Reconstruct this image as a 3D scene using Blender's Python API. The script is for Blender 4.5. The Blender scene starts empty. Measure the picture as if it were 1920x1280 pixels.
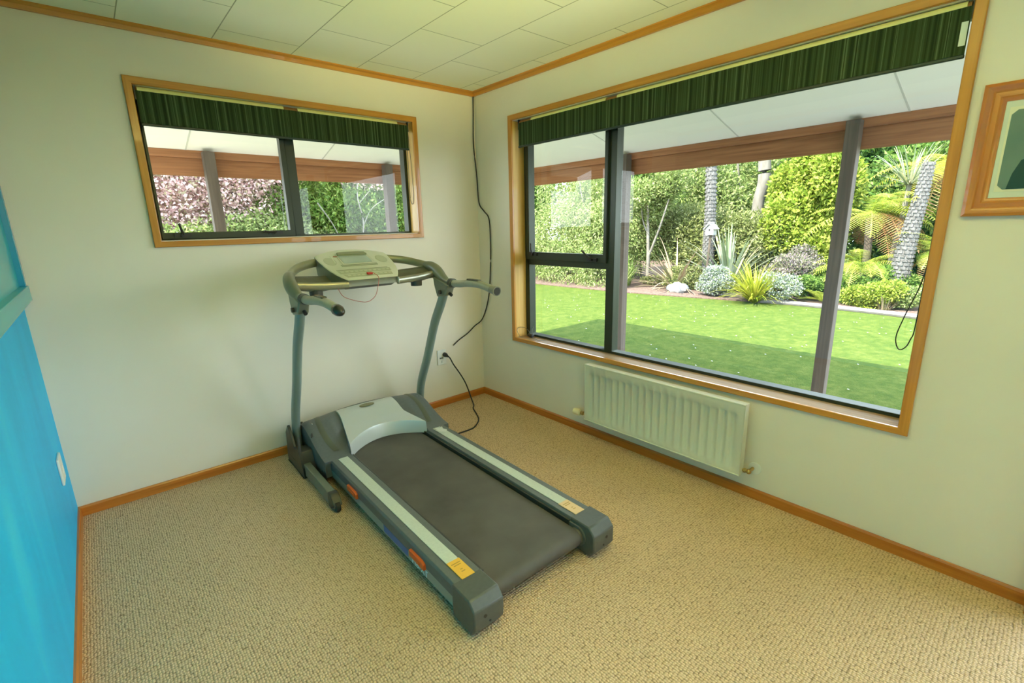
import bpy, bmesh, math, random
import numpy as np
from mathutils import Vector, Matrix
S = bpy.context.scene
COL = S.collection
R = math.radians
random.seed(7)

# ------------------------------------------------------------------ camera, world, sun, exposure
CAM = Vector((-2.3979, -3.1424, 1.4155))
YAW, PITCH, ROLL = 0.855978, -0.239184, -0.0234535
fw = Vector((math.cos(YAW)*math.cos(PITCH), math.sin(YAW)*math.cos(PITCH), math.sin(PITCH)))
rt = fw.cross(Vector((0, 0, 1))).normalized(); up = rt.cross(fw)
c_, s_ = math.cos(ROLL), math.sin(ROLL)
rt, up = c_*rt + s_*up, -s_*rt + c_*up
cd = bpy.data.cameras.new('camera'); cam = bpy.data.objects.new('camera', cd); COL.objects.link(cam)
cam.matrix_world = Matrix(((rt.x, up.x, -fw.x, CAM.x), (rt.y, up.y, -fw.y, CAM.y), (rt.z, up.z, -fw.z, CAM.z), (0, 0, 0, 1)))
cd.sensor_width = 36; cd.sensor_fit = 'HORIZONTAL'; cd.lens = 890.7/1920*36; cd.clip_start = .02; cd.clip_end = 200
S.camera = cam
S.view_settings.view_transform = 'Standard'; S.view_settings.look = 'None'
S.view_settings.gamma = 1; S.view_settings.exposure = 0.0; S.view_settings.use_curve_mapping = False
S.cycles.use_denoising = True
S.cycles.max_bounces = 10; S.cycles.diffuse_bounces = 6; S.cycles.transparent_max_bounces = 12
S.cycles.sample_clamp_indirect = 8.0; S.cycles.caustics_reflective = False; S.cycles.caustics_refractive = False
W = bpy.data.worlds.new('sky'); S.world = W; W.use_nodes = True
wn = W.node_tree; bg = wn.nodes['Background']
tc = wn.nodes.new('ShaderNodeTexCoord'); sx = wn.nodes.new('ShaderNodeSeparateXYZ'); cr = wn.nodes.new('ShaderNodeValToRGB')
wn.links.new(tc.outputs['Generated'], sx.inputs[0]); wn.links.new(sx.outputs['Z'], cr.inputs[0]); wn.links.new(cr.outputs[0], bg.inputs['Color'])
cr.color_ramp.elements[0].color = (.84, .93, 1.0, 1); cr.color_ramp.elements[0].position = 0.0
cr.color_ramp.elements[1].color = (.60, .78, 1.0, 1); cr.color_ramp.elements[1].position = 0.8
bg.inputs['Strength'].default_value = 9.0
sd = bpy.data.lights.new('sun', 'SUN'); sd.energy = 22.0; sd.angle = R(.6); sd.color = (1.0, .95, .84)
sun = bpy.data.objects.new('sun', sd); COL.objects.link(sun)
sun.rotation_euler = Vector((1.8, -.25, -2.25)).to_track_quat('-Z', 'Y').to_euler()
sun.location = (-6, 2, 9)

def area(name, loc, direction, sx_, sy_, power, color=(1, 1, 1), portal=False):
    d = bpy.data.lights.new(name, 'AREA'); d.shape = 'RECTANGLE'; d.size = sx_; d.size_y = sy_; d.energy = power; d.color = color
    o = bpy.data.objects.new(name, d); COL.objects.link(o); o.location = loc
    o.rotation_euler = Vector(direction).to_track_quat('-Z', 'Y').to_euler()
    if portal: d.cycles.is_portal = True
    return o
BY_ = -5.6
area('sky_portal', (.155, -1.625, 1.35), (-1, 0, 0), 2.5, 1.7, 1, portal=True)
area('sky_portal', (-1.33, .155, 1.75), (0, -1, 0), 1.6, .9, 1, portal=True)
area('sky_portal', (.155, -4.35, 1.05), (-1, 0, 0), 2.0, 2.1, 1, portal=True)
CEIL_FILL_POWER = 14; FLOOR_FILL_POWER = 12; UP_FILL_POWER = 1080

# ------------------------------------------------------------------ helpers
def tag(o, label=None, cat=None, group=None, kind=None):
    if label: o['label'] = label
    if cat: o['category'] = cat
    if group: o['group'] = group
    if kind: o['kind'] = kind
    return o
def empty(name, loc=(0, 0, 0), rz=0, label=None, cat=None, group=None, kind=None):
    o = bpy.data.objects.new(name, None); COL.objects.link(o); o.location = loc; o.rotation_euler = (0, 0, rz)
    o.empty_display_size = .1
    return tag(o, label, cat, group, kind)
def cr_path(pts, k=8):
    P = [Vector(p) for p in pts]; out = []
    P = [P[0]*2-P[1]] + P + [P[-1]*2-P[-2]]
    for i in range(1, len(P)-2):
        a, b, c, d = P[i-1:i+3]
        for j in range(k):
            t = j/k
            out.append(.5*((2*b)+(-a+c)*t+(2*a-5*b+4*c-d)*t*t+(-a+3*b-3*c+d)*t**3))
    out.append(P[-2].copy()); return out
class MB:
    def __init__(s): s.v = []; s.f = []; s.m = []; s.cur = 0
    def add(s, v, f):
        n = len(s.v); s.v += [tuple(p) for p in v]; s.f += [[i+n for i in q] for q in f]; s.m += [s.cur]*len(f); return s
    def box(s, x0, x1, y0, y1, z0, z1):
        v = [(x, y, z) for x in (x0, x1) for y in (y0, y1) for z in (z0, z1)]
        return s.add(v, [(0, 1, 3, 2), (4, 6, 7, 5), (0, 4, 5, 1), (2, 3, 7, 6), (0, 2, 6, 4), (1, 5, 7, 3)])
    def obox(s, c, ax, ay, az):
        c, ax, ay, az = map(Vector, (c, ax, ay, az))
        v = [c+i*ax+j*ay+k*az for i in (-1, 1) for j in (-1, 1) for k in (-1, 1)]
        return s.add(v, [(0, 1, 3, 2), (4, 6, 7, 5), (0, 4, 5, 1), (2, 3, 7, 6), (0, 2, 6, 4), (1, 5, 7, 3)])
    def prism(s, poly, fn0, fn1=None):
        "poly: 2D points; fn0/fn1 map a 2D point to the two end caps"
        n = len(poly); v = [fn0(p) for p in poly] + [fn1(p) for p in poly]
        f = [list(range(n))[::-1], list(range(n, 2*n))] + [(i, (i+1) % n, n+(i+1) % n, n+i) for i in range(n)]
        return s.add(v, f)
    def extrude(s, poly, axis, a, b):
        m = {'x': lambda p, t: (t, p[0], p[1]), 'y': lambda p, t: (p[0], t, p[1]), 'z': lambda p, t: (p[0], p[1], t)}[axis]
        return s.prism(poly, lambda p: m(p, a), lambda p: m(p, b))
    def tube(s, path, r, n=12, upv=(0, 0, 1), cap=True, closed=False):
        P = [Vector(p) for p in path]; m = len(P); v = []; upv = Vector(upv); last = None
        for i, p in enumerate(P):
            a = P[(i-1) % m] if (closed or i > 0) else P[0]; b = P[(i+1) % m] if (closed or i < m-1) else P[-1]
            t = (b-a).normalized(); sd_ = t.cross(upv)
            if sd_.length < .08 and last is not None: sd_ = last-t*last.dot(t)
            if sd_.length < 1e-4: sd_ = t.cross(Vector((1, 0, 0)))
            sd_.normalize(); last = sd_; u = sd_.cross(t)
            rr = r[i] if isinstance(r, list) else r
            ra, rb = rr if isinstance(rr, tuple) else (rr, rr)
            for k in range(n):
                q = 2*math.pi*k/n; v.append(p+sd_*ra*math.cos(q)+u*rb*math.sin(q))
        f = [(i*n+k, i*n+(k+1) % n, ((i+1) % m)*n+(k+1) % n, ((i+1) % m)*n+k) for i in range(m if closed else m-1) for k in range(n)]
        if cap and not closed: f += [list(range(n))[::-1], [(m-1)*n+k for k in range(n)]]
        return s.add(v, f)
    def cyl(s, a, b, r, n=16, r2=None): return s.tube([a, b], [r, r2 if r2 is not None else r], n, upv=(0, 0, 1) if abs((Vector(b)-Vector(a)).normalized().z) < .9 else (1, 0, 0))
    def ell(s, c, rx, ry, rz, n=16, m=10, fn=None):
        v = []; c = Vector(c)
        for j in range(m+1):
            th = math.pi*j/m
            for k in range(n):
                q = 2*math.pi*k/n
                d = Vector((rx*math.sin(th)*math.cos(q), ry*math.sin(th)*math.sin(q), rz*math.cos(th)))
                if fn: d = fn(d)
                v.append(c+d)
        f = [(j*n+k, (j+1)*n+k, (j+1)*n+(k+1) % n, j*n+(k+1) % n) for j in range(m) for k in range(n)]
        return s.add(v, f)
    def grid(s, fn, nu, nv):
        v = [fn(i/nu, j/nv) for i in range(nu+1) for j in range(nv+1)]
        f = [(i*(nv+1)+j, (i+1)*(nv+1)+j, (i+1)*(nv+1)+j+1, i*(nv+1)+j+1) for i in range(nu) for j in range(nv)]
        return s.add(v, f)
    def build(s, name, mat, parent=None, smooth=False, bevel=0, seg=2, merge=True):
        me = bpy.data.meshes.new(name); me.from_pydata(s.v, [], s.f)
        for m in (mat if isinstance(mat, (list, tuple)) else [mat]): me.materials.append(m)
        me.polygons.foreach_set('material_index', s.m)
        b = bmesh.new(); b.from_mesh(me)
        if merge: bmesh.ops.remove_doubles(b, verts=b.verts, dist=1e-6)
        bmesh.ops.recalc_face_normals(b, faces=b.faces); b.to_mesh(me); b.free()
        o = bpy.data.objects.new(name, me); COL.objects.link(o)
        if parent: o.parent = parent
        if bevel:
            md = o.modifiers.new('bevel', 'BEVEL'); md.width = bevel; md.segments = seg; md.limit_method = 'ANGLE'; md.angle_limit = R(35)
        if smooth or bevel:
            me.polygons.foreach_set('use_smooth', [True]*len(me.polygons))
            try:
                me.set_sharp_from_angle(angle=R(smooth if isinstance(smooth, (int, float)) and smooth > 1 else 40))
            except Exception: pass
        return o

# ------------------------------------------------------------------ materials
def mat(name, col, rough=.5, metal=0, spec=.5, bump=None, coat=0):
    m = bpy.data.materials.new(name); m.use_nodes = True; n = m.node_tree; p = n.nodes['Principled BSDF']
    p.inputs['Base Color'].default_value = (*col, 1); p.inputs['Roughness'].default_value = rough; p.inputs['Metallic'].default_value = metal
    p.inputs['Specular IOR Level'].default_value = spec; p.inputs['Coat Weight'].default_value = coat
    return m
def nd(m, t, **k):
    o = m.node_tree.nodes.new(t)
    for a, b in k.items():
        if a in o.inputs.keys(): o.inputs[a].default_value = b
        else: setattr(o, a, b)
    return o
def lk(m, a, b): m.node_tree.links.new(a, b)
def ramp(m, fac, stops, const=False):
    r_ = nd(m, 'ShaderNodeValToRGB'); e = r_.color_ramp.elements
    while len(e) < len(stops): e.new(.5)
    for q, (p, c) in zip(e, stops): q.position = p; q.color = (*c, 1)
    if const: r_.color_ramp.interpolation = 'CONSTANT'
    lk(m, fac, r_.inputs[0]); return r_.outputs[0]
def coords(m, scale=(1, 1, 1), rot=(0, 0, 0), loc=(0, 0, 0), kind='Object'):
    t = nd(m, 'ShaderNodeTexCoord'); mp = nd(m, 'ShaderNodeMapping')
    mp.inputs['Scale'].default_value = scale; mp.inputs['Rotation'].default_value = rot; mp.inputs['Location'].default_value = loc
    lk(m, t.outputs[kind], mp.inputs[0]); return mp.outputs[0]
def P(m): return m.node_tree.nodes['Principled BSDF']
def add_bump(m, h, strength, dist=.002):
    b = nd(m, 'ShaderNodeBump'); b.inputs['Strength'].default_value = strength; b.inputs['Distance'].default_value = dist
    lk(m, h, b.inputs['Height']); lk(m, b.outputs[0], P(m).inputs['Normal'])
def noisy(name, c1, c2, scale=8, rough=.5, metal=0, bump=0, detail=4, stretch=(1, 1, 1), **k):
    m = mat(name, c1, rough, metal, **k); n = nd(m, 'ShaderNodeTexNoise'); n.inputs['Scale'].default_value = scale; n.inputs['Detail'].default_value = detail
    lk(m, coords(m, stretch), n.inputs['Vector'])
    lk(m, ramp(m, n.outputs['Fac'], [(.3, c1), (.7, c2)]), P(m).inputs['Base Color'])
    if bump: add_bump(m, n.outputs['Fac'], bump)
    return m
def wood(name, c1, c2, axis, rough=.32, coat=.3):
    st = {'x': (1.2, 30, 30), 'y': (30, 1.2, 30), 'z': (30, 30, 1.2)}[axis]
    m = mat(name, c1, rough, coat=coat); n = nd(m, 'ShaderNodeTexNoise'); n.inputs['Scale'].default_value = 1.6; n.inputs['Detail'].default_value = 6
    n.inputs['Distortion'].default_value = .6
    lk(m, coords(m, st), n.inputs['Vector'])
    lk(m, ramp(m, n.outputs['Fac'], [(.3, c1), (.68, c2)]), P(m).inputs['Base Color']); add_bump(m, n.outputs['Fac'], .12, .001)
    return m
WC1, WC2 = (.47, .18, .016), (.62, .27, .035)
RC = {a: None for a in 'xyz'}
wood_m = {a: wood('varnished_wood_'+a, WC1, WC2, a) for a in 'xyz'}
base_m = {a: wood('baseboard_wood_'+a, (.40, .12, .012), (.56, .20, .03), a) for a in 'xyz'}
pass
rev_m = {a: wood('daylit_reveal_'+a, (.62, .36, .08), (.76, .48, .14), a, rough=.38, coat=.15) for a in 'xyz'}  # trim wood in a lighter colour, daylight on the reveal painted in
sill_m = {a: wood('pine_sill_'+a, (.30, .19, .10), (.40, .27, .16), a, rough=.55, coat=0) for a in 'xyz'}
for q_ in sill_m.values(): q_.node_tree.nodes['Principled BSDF'].inputs['Specular IOR Level'].default_value = .22
post_m = wood('weathered_post', (.075, .055, .042), (.125, .092, .072), 'z', rough=.75, coat=0)
timber = {a: wood('stained_timber_'+a, (.23, .085, .03), (.36, .15, .06), a, rough=.7, coat=0) for a in 'xyz'}
wall_p = noisy('cream_wall_paint', (.79, .725, .62), (.82, .755, .65), 3, .55, bump=0)
n_ = nd(wall_p, 'ShaderNodeTexNoise'); n_.inputs['Scale'].default_value = 90; lk(wall_p, coords(wall_p), n_.inputs['Vector']); add_bump(wall_p, n_.outputs['Fac'], .08, .002)
blue_p = mat('blue_wall_paint', (.01, .50, .90), .5, spec=.25)
n_ = nd(blue_p, 'ShaderNodeTexNoise'); n_.inputs['Scale'].default_value = 2.2; n_.inputs['Detail'].default_value = 5; n_.inputs['Distortion'].default_value = .5
lk(blue_p, coords(blue_p, (1, 1.6, .45), (R(25), 0, 0)), n_.inputs['Vector'])
lk(blue_p, ramp(blue_p, n_.outputs['Fac'], [(.32, (.002, .44, .90)), (.55, (.004, .52, 1.0)), (.72, (.03, .61, 1.0))]), P(blue_p).inputs['Base Color'])
blue_trim = mat('turquoise_gloss', (.03, .42, .50), .25)
blue_dark = mat('blue_gloss', (.01, .30, .52), .25)
ceil_m = mat('ceiling_tile', (.74, .74, .60), .7)
bt = nd(ceil_m, 'ShaderNodeTexBrick'); bt.offset = .5; bt.offset_frequency = 2; bt.squash = 1
lk(ceil_m, coords(ceil_m, rot=(0, 0, R(90))), bt.inputs['Vector'])
bt.inputs['Scale'].default_value = 1; bt.inputs['Brick Width'].default_value = .615; bt.inputs['Row Height'].default_value = .396
bt.inputs['Mortar Size'].default_value = .0028; bt.inputs['Mortar Smooth'].default_value = .2
bt.inputs['Color1'].default_value = (.88, .88, .70, 1); bt.inputs['Color2'].default_value = (.86, .865, .68, 1); bt.inputs['Mortar'].default_value = (.40, .41, .28, 1)
lk(ceil_m, bt.outputs['Color'], P(ceil_m).inputs['Base Color'])
inv = nd(ceil_m, 'ShaderNodeMath', operation='SUBTRACT'); inv.inputs[0].default_value = 1; lk(ceil_m, bt.outputs['Fac'], inv.inputs[1]); add_bump(ceil_m, inv.outputs[0], .6, .004)
# looped carpet
carpet = mat('loop_pile_carpet', (.4, .36, .24), .95, spec=.1)
vo = nd(carpet, 'ShaderNodeTexVoronoi'); vo.inputs['Scale'].default_value = 1; vo.inputs['Randomness'].default_value = .38
cc = coords(carpet, (112, 92, 1)); lk(carpet, cc, vo.inputs['Vector'])
r1 = ramp(carpet, vo.outputs['Distance'], [(.12, (.90, .665, .44)), (.50, (.72, .52, .33)), (.75, (.30, .21, .12))])
n_ = nd(carpet, 'ShaderNodeTexNoise'); n_.inputs['Scale'].default_value = 260; n_.inputs['Detail'].default_value = 3; lk(carpet, coords(carpet), n_.inputs['Vector'])
r2 = ramp(carpet, n_.outputs['Fac'], [(.3, (.72, .72, .72)), (.7, (1.0, 1.0, 1.0))])
mx = nd(carpet, 'ShaderNodeMix', data_type='RGBA', blend_type='MULTIPLY'); mx.inputs[0].default_value = 1
lk(carpet, r1, mx.inputs[6]); lk(carpet, r2, mx.inputs[7])
n2 = nd(carpet, 'ShaderNodeTexNoise'); n2.inputs['Scale'].default_value = 1.7; n2.inputs['Detail'].default_value = 4; lk(carpet, coords(carpet), n2.inputs['Vector'])
r3 = ramp(carpet, n2.outputs['Fac'], [(.35, (.92, .92, .92)), (.65, (1.0, 1.0, 1.0))])
mx2 = nd(carpet, 'ShaderNodeMix', data_type='RGBA', blend_type='MULTIPLY'); mx2.inputs[0].default_value = 1
lk(carpet, mx.outputs[2], mx2.inputs[6]); lk(carpet, r3, mx2.inputs[7]); lk(carpet, mx2.outputs[2], P(carpet).inputs['Base Color'])
sb = nd(carpet, 'ShaderNodeMath', operation='SUBTRACT'); sb.inputs[0].default_value = 1; lk(carpet, vo.outputs['Distance'], sb.inputs[1]); add_bump(carpet, sb.outputs[0], .9, .006)

black_al = mat('black_aluminium', (.018, .022, .018), .4, .3)
green_al = mat('dark_bronze_aluminium', (.035, .045, .030), .38, .3)
glass = bpy.data.materials.new('window_glass'); glass.use_nodes = True
g = glass.node_tree; g.nodes.remove(g.nodes['Principled BSDF']); go = g.nodes['Material Output']
tr = g.nodes.new('ShaderNodeBsdfTransparent'); gl = g.nodes.new('ShaderNodeBsdfGlossy'); gl.inputs['Roughness'].default_value = .01; fr = g.nodes.new('ShaderNodeFresnel'); fr.inputs[0].default_value = 1.45
ms = g.nodes.new('ShaderNodeMixShader'); tr.inputs[0].default_value = (.97, .98, .96, 1)
gb = g.nodes.new('ShaderNodeNewGeometry'); gm = g.nodes.new('ShaderNodeMath'); gm.operation = 'SUBTRACT'; gm.inputs[0].default_value = 1; gq = g.nodes.new('ShaderNodeMath'); gq.operation = 'MULTIPLY'
g.links.new(gb.outputs['Backfacing'], gm.inputs[1]); g.links.new(gm.outputs[0], gq.inputs[0]); g.links.new(fr.outputs[0], gq.inputs[1]); g.links.new(gq.outputs[0], ms.inputs[0]); g.links.new(tr.outputs[0], ms.inputs[1]); g.links.new(gl.outputs[0], ms.inputs[2]); g.links.new(ms.outputs[0], go.inputs[0])
white_m = mat('white_enamel', (.66, .66, .55), .35)
white_pl = mat('white_plastic', (.80, .80, .76), .35)
cream_pl = mat('cream_plastic', (.86, .78, .50), .45)
brass = mat('aged_brass', (.50, .36, .14), .35, .9)
chrome = mat('chrome', (.7, .7, .7), .15, 1)
blackp = mat('black_plastic', (.02, .02, .02), .4)
rubber = mat('black_rubber', (.025, .025, .025), .7)

# ------------------------------------------------------------------ room shell
WX = -2.669; H = 2.4; BY = -5.6; T = .15
AX0, AX1, AZ0, AZ1 = -2.10, -.552, 1.38, 2.13
BY0, BY1, BZ0, BZ1 = -.435, -2.813, .567, 2.13
DY0, DY1, DZ1 = -3.36, -5.30, 2.06
b = MB()
b.box(WX-T, AX0, 0, T, -.2, 2.7).box(AX1, T, 0, T, -.2, 2.7).box(AX0, AX1, 0, T, -.2, AZ0).box(AX0, AX1, 0, T, AZ1, 2.7)
tag(b.build('wall_far', wall_p), kind='structure')
b = MB()
b.box(0, T, BY0, 0, -.2, 2.7).box(0, T, BY1, BY0, -.2, BZ0).box(0, T, BY1, BY0, BZ1, 2.7).box(0, T, DY0, BY1, -.2, 2.7)
b.box(0, T, DY1, DY0, DZ1, 2.7).box(0, T, DY1, DY0, -.2, 0.0).box(0, T, BY-T, DY1, -.2, 2.7)
tag(b.build('wall_right', wall_p), kind='structure')
tag(MB().box(WX-T, WX, BY-T, 0, -.2, 2.7).build('wall_left', blue_p), kind='structure')
tag(MB().box(WX, 0, BY-T, BY, -.2, 2.7).build('wall_near', wall_p), kind='structure')
tag(MB().box(WX, 0, BY, 0, -.1, 0).build('floor', carpet), kind='structure')
co = MB().box(WX, 0, BY, 0, H, H+.1).build('ceiling', ceil_m); tag(co, kind='structure')
# shift the tile grid to the measured joints
mp = [n for n in ceil_m.node_tree.nodes if n.type == 'MAPPING'][0]
mp.vector_type = 'POINT'; mp.inputs['Location'].default_value = (.122, .14+.396*8, 0)
# cornice and baseboards
def cornice(name, axis, a, b_, flip):
    m_ = MB(); prof = [(0, 0), (.030, 0), (.030, -.006), (.017, -.014), (.012, -.032), (0, -.032)]
    if axis == 'x': m_.prism(prof, lambda p: (a, -p[0], H+p[1]), lambda p: (b_, -p[0], H+p[1]))
    else: m_.prism(prof, lambda p: (flip*p[0]+(0 if flip < 0 else WX), a, H+p[1]), lambda p: (flip*p[0]+(0 if flip < 0 else WX), b_, H+p[1]))
    tag(m_.build(name, wood_m[axis]), kind='structure')
cornice('trim_1', 'x', WX, 0, 0); cornice('trim_2', 'y', BY, 0, -1); cornice('trim_3', 'y', BY, 0, 1)
pr = [(0, 0), (.012, 0), (.012, .046), (.007, .054), (0, .054)]
tag(MB().prism(pr, lambda p: (WX, -p[0], p[1]), lambda p: (0, -p[0], p[1])).build('baseboard_far', base_m['x']), kind='structure')
tag(MB().prism(pr, lambda p: (-p[0], -3.262, p[1]), lambda p: (-p[0], -.012, p[1])).build('baseboard_right', base_m['y']), kind='structure')
tag(MB().prism(pr, lambda p: (WX+p[0], BY, p[1]), lambda p: (WX+p[0], -.012, p[1])).build('baseboard_left', base_m['y']), kind='structure')

# ------------------------------------------------------------------ windows
def rect_frame(m_, u0, u1, v0, v1, w, fn, d0, d1, mitre=True, ws=None):
    "frame of four mitred boards; fn(u,v,d)->3D; w width, outer size given"
    wl, wr, wb, wt = ws or (w, w, w, w)
    O = [(u0, v0), (u1, v0), (u1, v1), (u0, v1)]; I = [(u0+wl, v0+wb), (u1-wr, v0+wb), (u1-wr, v1-wt), (u0+wl, v1-wt)]
    for i in range(4):
        j = (i+1) % 4; q = [O[i], O[j], I[j], I[i]]
        m_.prism(q, lambda p: fn(p[0], p[1], d0), lambda p: fn(p[0], p[1], d1))
fA = lambda u, v, d: (u, d, v)
fB = lambda u, v, d: (d, u, v)
w1 = empty('window_1', (-1.33, .07, AZ0), kind='structure')
w2 = empty('window_2', (.07, -1.62, BZ0), kind='structure')
def wbuild(m_, name, mt, par, **k):
    m_.v = [tuple(Vector(p)-par.location) for p in m_.v]; return m_.build(name, mt, par, **k)
for par, f, (u0, u1, v0, v1), ax in ((w1, fA, (-2.1348, -.5198, 1.3455, 2.1651), 'x'), (w2, fB, (-2.8466, -.4043, .5406, 2.1668), 'y')):
    m_ = MB(); m_.cur = 0
    O = [(u0, v0), (u1, v0), (u1, v1), (u0, v1)]; w = .035; I = [(u0+w, v0+w*.85), (u1-w, v0+w*.85), (u1-w, v1-w), (u0+w, v1-w)]
    for i in range(4):
        m_.cur = 0 if i % 2 == 0 else 1; j = (i+1) % 4
        m_.prism([O[i], O[j], I[j], I[i]], lambda p: f(p[0], p[1], -.018), lambda p: f(p[0], p[1], .0))
    wbuild(m_, 'architrave', [wood_m[ax], wood_m['z']], par, bevel=.003)
    # reveal boards that line the opening
    m_ = MB(); iu0, iv0, iu1, iv1 = I[0][0], I[0][1], I[1][0], I[2][1]; t = .012
    for i, (a0, a1, b0, b1) in enumerate(((iu0-t, iu1+t, iv1, iv1+t), (iu0-t, iu0, iv0, iv1), (iu1, iu1+t, iv0, iv1))):
        m_.cur = 0 if i == 0 else 1
        m_.prism([(a0, b0), (a1, b0), (a1, b1), (a0, b1)], lambda p: f(p[0], p[1], -.002), lambda p: f(p[0], p[1], .122))
    wbuild(m_, 'reveal', [rev_m[ax], rev_m['z']], par)
    m_ = MB().prism([(iu0-t, iv0-.02), (iu1+t, iv0-.02), (iu1+t, iv0), (iu0-t, iv0)], lambda p: f(p[0], p[1], -.002), lambda p: f(p[0], p[1], .122))
    wbuild(m_, 'window_sill', sill_m[ax], par)
# window 1 joinery (left sash opens, right light is fixed)
m_ = MB(); rect_frame(m_, -2.10, -.552, 1.375, 2.13, .03, fA, .10, .165, ws=(.022, .022, .016, .03)); m_.box(-1.398, -1.332, .10, .165, 1.39, 2.10)
wbuild(m_, 'window_frame', green_al, w1, bevel=.002)
m_ = MB(); rect_frame(m_, -2.085, -1.39, 1.385, 2.10, .026, fA, .085, .13, ws=(.012, .03, .035, .03)); wbuild(m_, 'sash', green_al, w1, bevel=.003)
wbuild(MB().box(-2.08, -1.40, .128, .133, 1.41, 2.09), 'glass_pane', glass, w1)
wbuild(MB().box(-1.34, -.565, .128, .133, 1.39, 2.11), 'glass_pane', glass, w1)
def latch(par, base, f, arm):
    m_ = MB(); u, v = base
    m_.obox(f(u, v, .082), Vector(f(.040, 0, 0)), Vector(f(0, .010, 0)), Vector(f(0, 0, .008)))
    m_.cyl(f(u, v, .082), f(u, v, .06), .009)
    m_.tube([f(u, v+.004, .066), f(u+arm[0]*.5, v+arm[1]*.5, .06), f(u+arm[0], v+arm[1], .062)], [(.009, .007), (.008, .006), (.007, .006)], 8)
    return wbuild(m_, 'latch', blackp, par, smooth=True)
latch(w1, (-1.99, 1.405), fA, (-.012, .062)); latch(w1, (-1.51, 1.408), fA, (-.07, .008))
# window 2 joinery (upper-left sash opens)
m_ = MB(); rect_frame(m_, -2.813, -.435, .565, 2.13, .03, fB, .105, .17, ws=(.018, .045, .022, .03))
m_.box(.105, .17, -1.268, -1.205, .58, 2.11).box(.105, .17, -1.21, -.46, 1.125, 1.20)
wbuild(m_, 'window_frame', green_al, w2, bevel=.002)
m_ = MB(); rect_frame(m_, -1.215, -.465, 1.165, 2.10, .026, fB, .088, .13, ws=(.025, .036, .055, .03)); wbuild(m_, 'sash', green_al, w2, bevel=.003)
wbuild(MB().box(.133, .138, -1.21, -.47, 1.21, 2.09), 'glass_pane', glass, w2)
wbuild(MB().box(.133, .138, -1.21, -.47, .58, 1.13), 'glass_pane', glass, w2)
wbuild(MB().box(.133, .138, -2.80, -1.26, .58, 2.11), 'glass_pane', glass, w2)
latch(w2, (-.55, 1.205), fB, (.004, .08)); latch(w2, (-1.11, 1.185), fB, (.075, .06))
# glazed slider added behind the view so sky light fills the room
dr = empty('fill_light_door', (.07, -4.33, 0), kind='structure')
m_ = MB(); rect_frame(m_, DY1, DY0, 0, DZ1, .05, fB, .03, .12); m_.box(.05, .12, -4.37, -4.29, .04, 2.02); wbuild(m_, 'door_frame', green_al, dr, bevel=.003)
wbuild(MB().box(.08, .086, -5.26, -4.36, .04, 2.02), 'glass_pane', glass, dr); wbuild(MB().box(.09, .096, -4.30, -3.40, .04, 2.02), 'glass_pane', glass, dr)
m_ = MB(); m_.box(-.07, 0, DY0, -3.262, 0, 2.12); tag(m_.build('trim_4', base_m['z'], bevel=.003), kind='structure')

# ------------------------------------------------------------------ roller blinds
fab = mat('striped_blind_fabric', (.02, .03, .012), .85, spec=.2)
def stripes(m, axis):
    sc = (0, 55, 0) if axis == 'y' else (55, 0, 0)
    n = nd(m, 'ShaderNodeTexNoise'); n.inputs['Scale'].default_value = 1; n.inputs['Detail'].default_value = 3; lk(m, coords(m, sc), n.inputs['Vector'])
    c = ramp(m, n.outputs['Fac'], [(0, (.018, .030, .010)), (.44, (.030, .048, .016)), (.50, (.046, .072, .028)), (.57, (.10, .14, .065)), (.62, (.022, .036, .012))], True)
    lk(m, c, P(m).inputs['Base Color'])
stripes(fab, 'y'); fabx = mat('striped_blind_fabric_short', (.02, .03, .012), .85, spec=.2); stripes(fabx, 'x')
lit_cream = mat('lit_strip_cream', (.88, .82, .36), .6)  # cream paints the daylit strip below the window head
tubem = mat('gap_shade_brown', (.30, .14, .03), .5)  # brown showing between cream lengths paints the mullion's shadow gap
bar_m = mat('dark_green_bar', (.012, .03, .022), .4)
def blind(name, f, u0, u1, label, fm, ax, breaks, d=.024):
    o = empty(name, f((u0+u1)/2, 2.1, d), 0, label, 'blind', 'roller blinds in the window openings')
    L_ = Vector(o.location)
    def bb(m_, nm, mt, par=o, **k): m_.v = [tuple(Vector(p)-L_) for p in m_.v]; return m_.build(nm, mt, par, **k)
    m_ = MB(); m_.prism([(u0+.0065, 1.955), (u1-.0065, 1.955), (u1-.0065, 2.106), (u0+.0065, 2.106)], lambda p: f(p[0], p[1], d-.0222), lambda p: f(p[0], p[1], d-.0195)); bb(m_, 'fabric', fm)
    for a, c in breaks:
        bb(MB().cyl(f(a, 2.108, d), f(c, 2.108, d), .0205, 20), 'lit_strip', lit_cream, smooth=True)
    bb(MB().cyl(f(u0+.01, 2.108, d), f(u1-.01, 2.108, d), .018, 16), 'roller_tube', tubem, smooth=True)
    m_ = MB(); m_.prism([(u0+.0055, 1.944), (u1-.0055, 1.944), (u1-.0055, 1.957), (u0+.0055, 1.957)], lambda p: f(p[0], p[1], d-.026), lambda p: f(p[0], p[1], d-.014)); bb(m_, 'bottom_bar', bar_m, bevel=.003)
    for u in (u0+.003, u1-.003):
        m_ = MB(); m_.prism([(u-.003, 2.065), (u+.003, 2.065), (u+.003, 2.128), (u-.003, 2.128)], lambda p: f(p[0], p[1], d-.022), lambda p: f(p[0], p[1], d+.025)); m_.cyl(f(u-.0025, 2.108, d), f(u+.0025, 2.108, d), .0145, 14); bb(m_, 'bracket', blackp)
    return o, bb
blA, bbA = blind('roller_blind', fA, -2.095, -.578, 'short dark green striped roller blind above the treadmill console window', fabx, 'x', [(-2.08, -1.395), (-1.315, -.66)])
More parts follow.
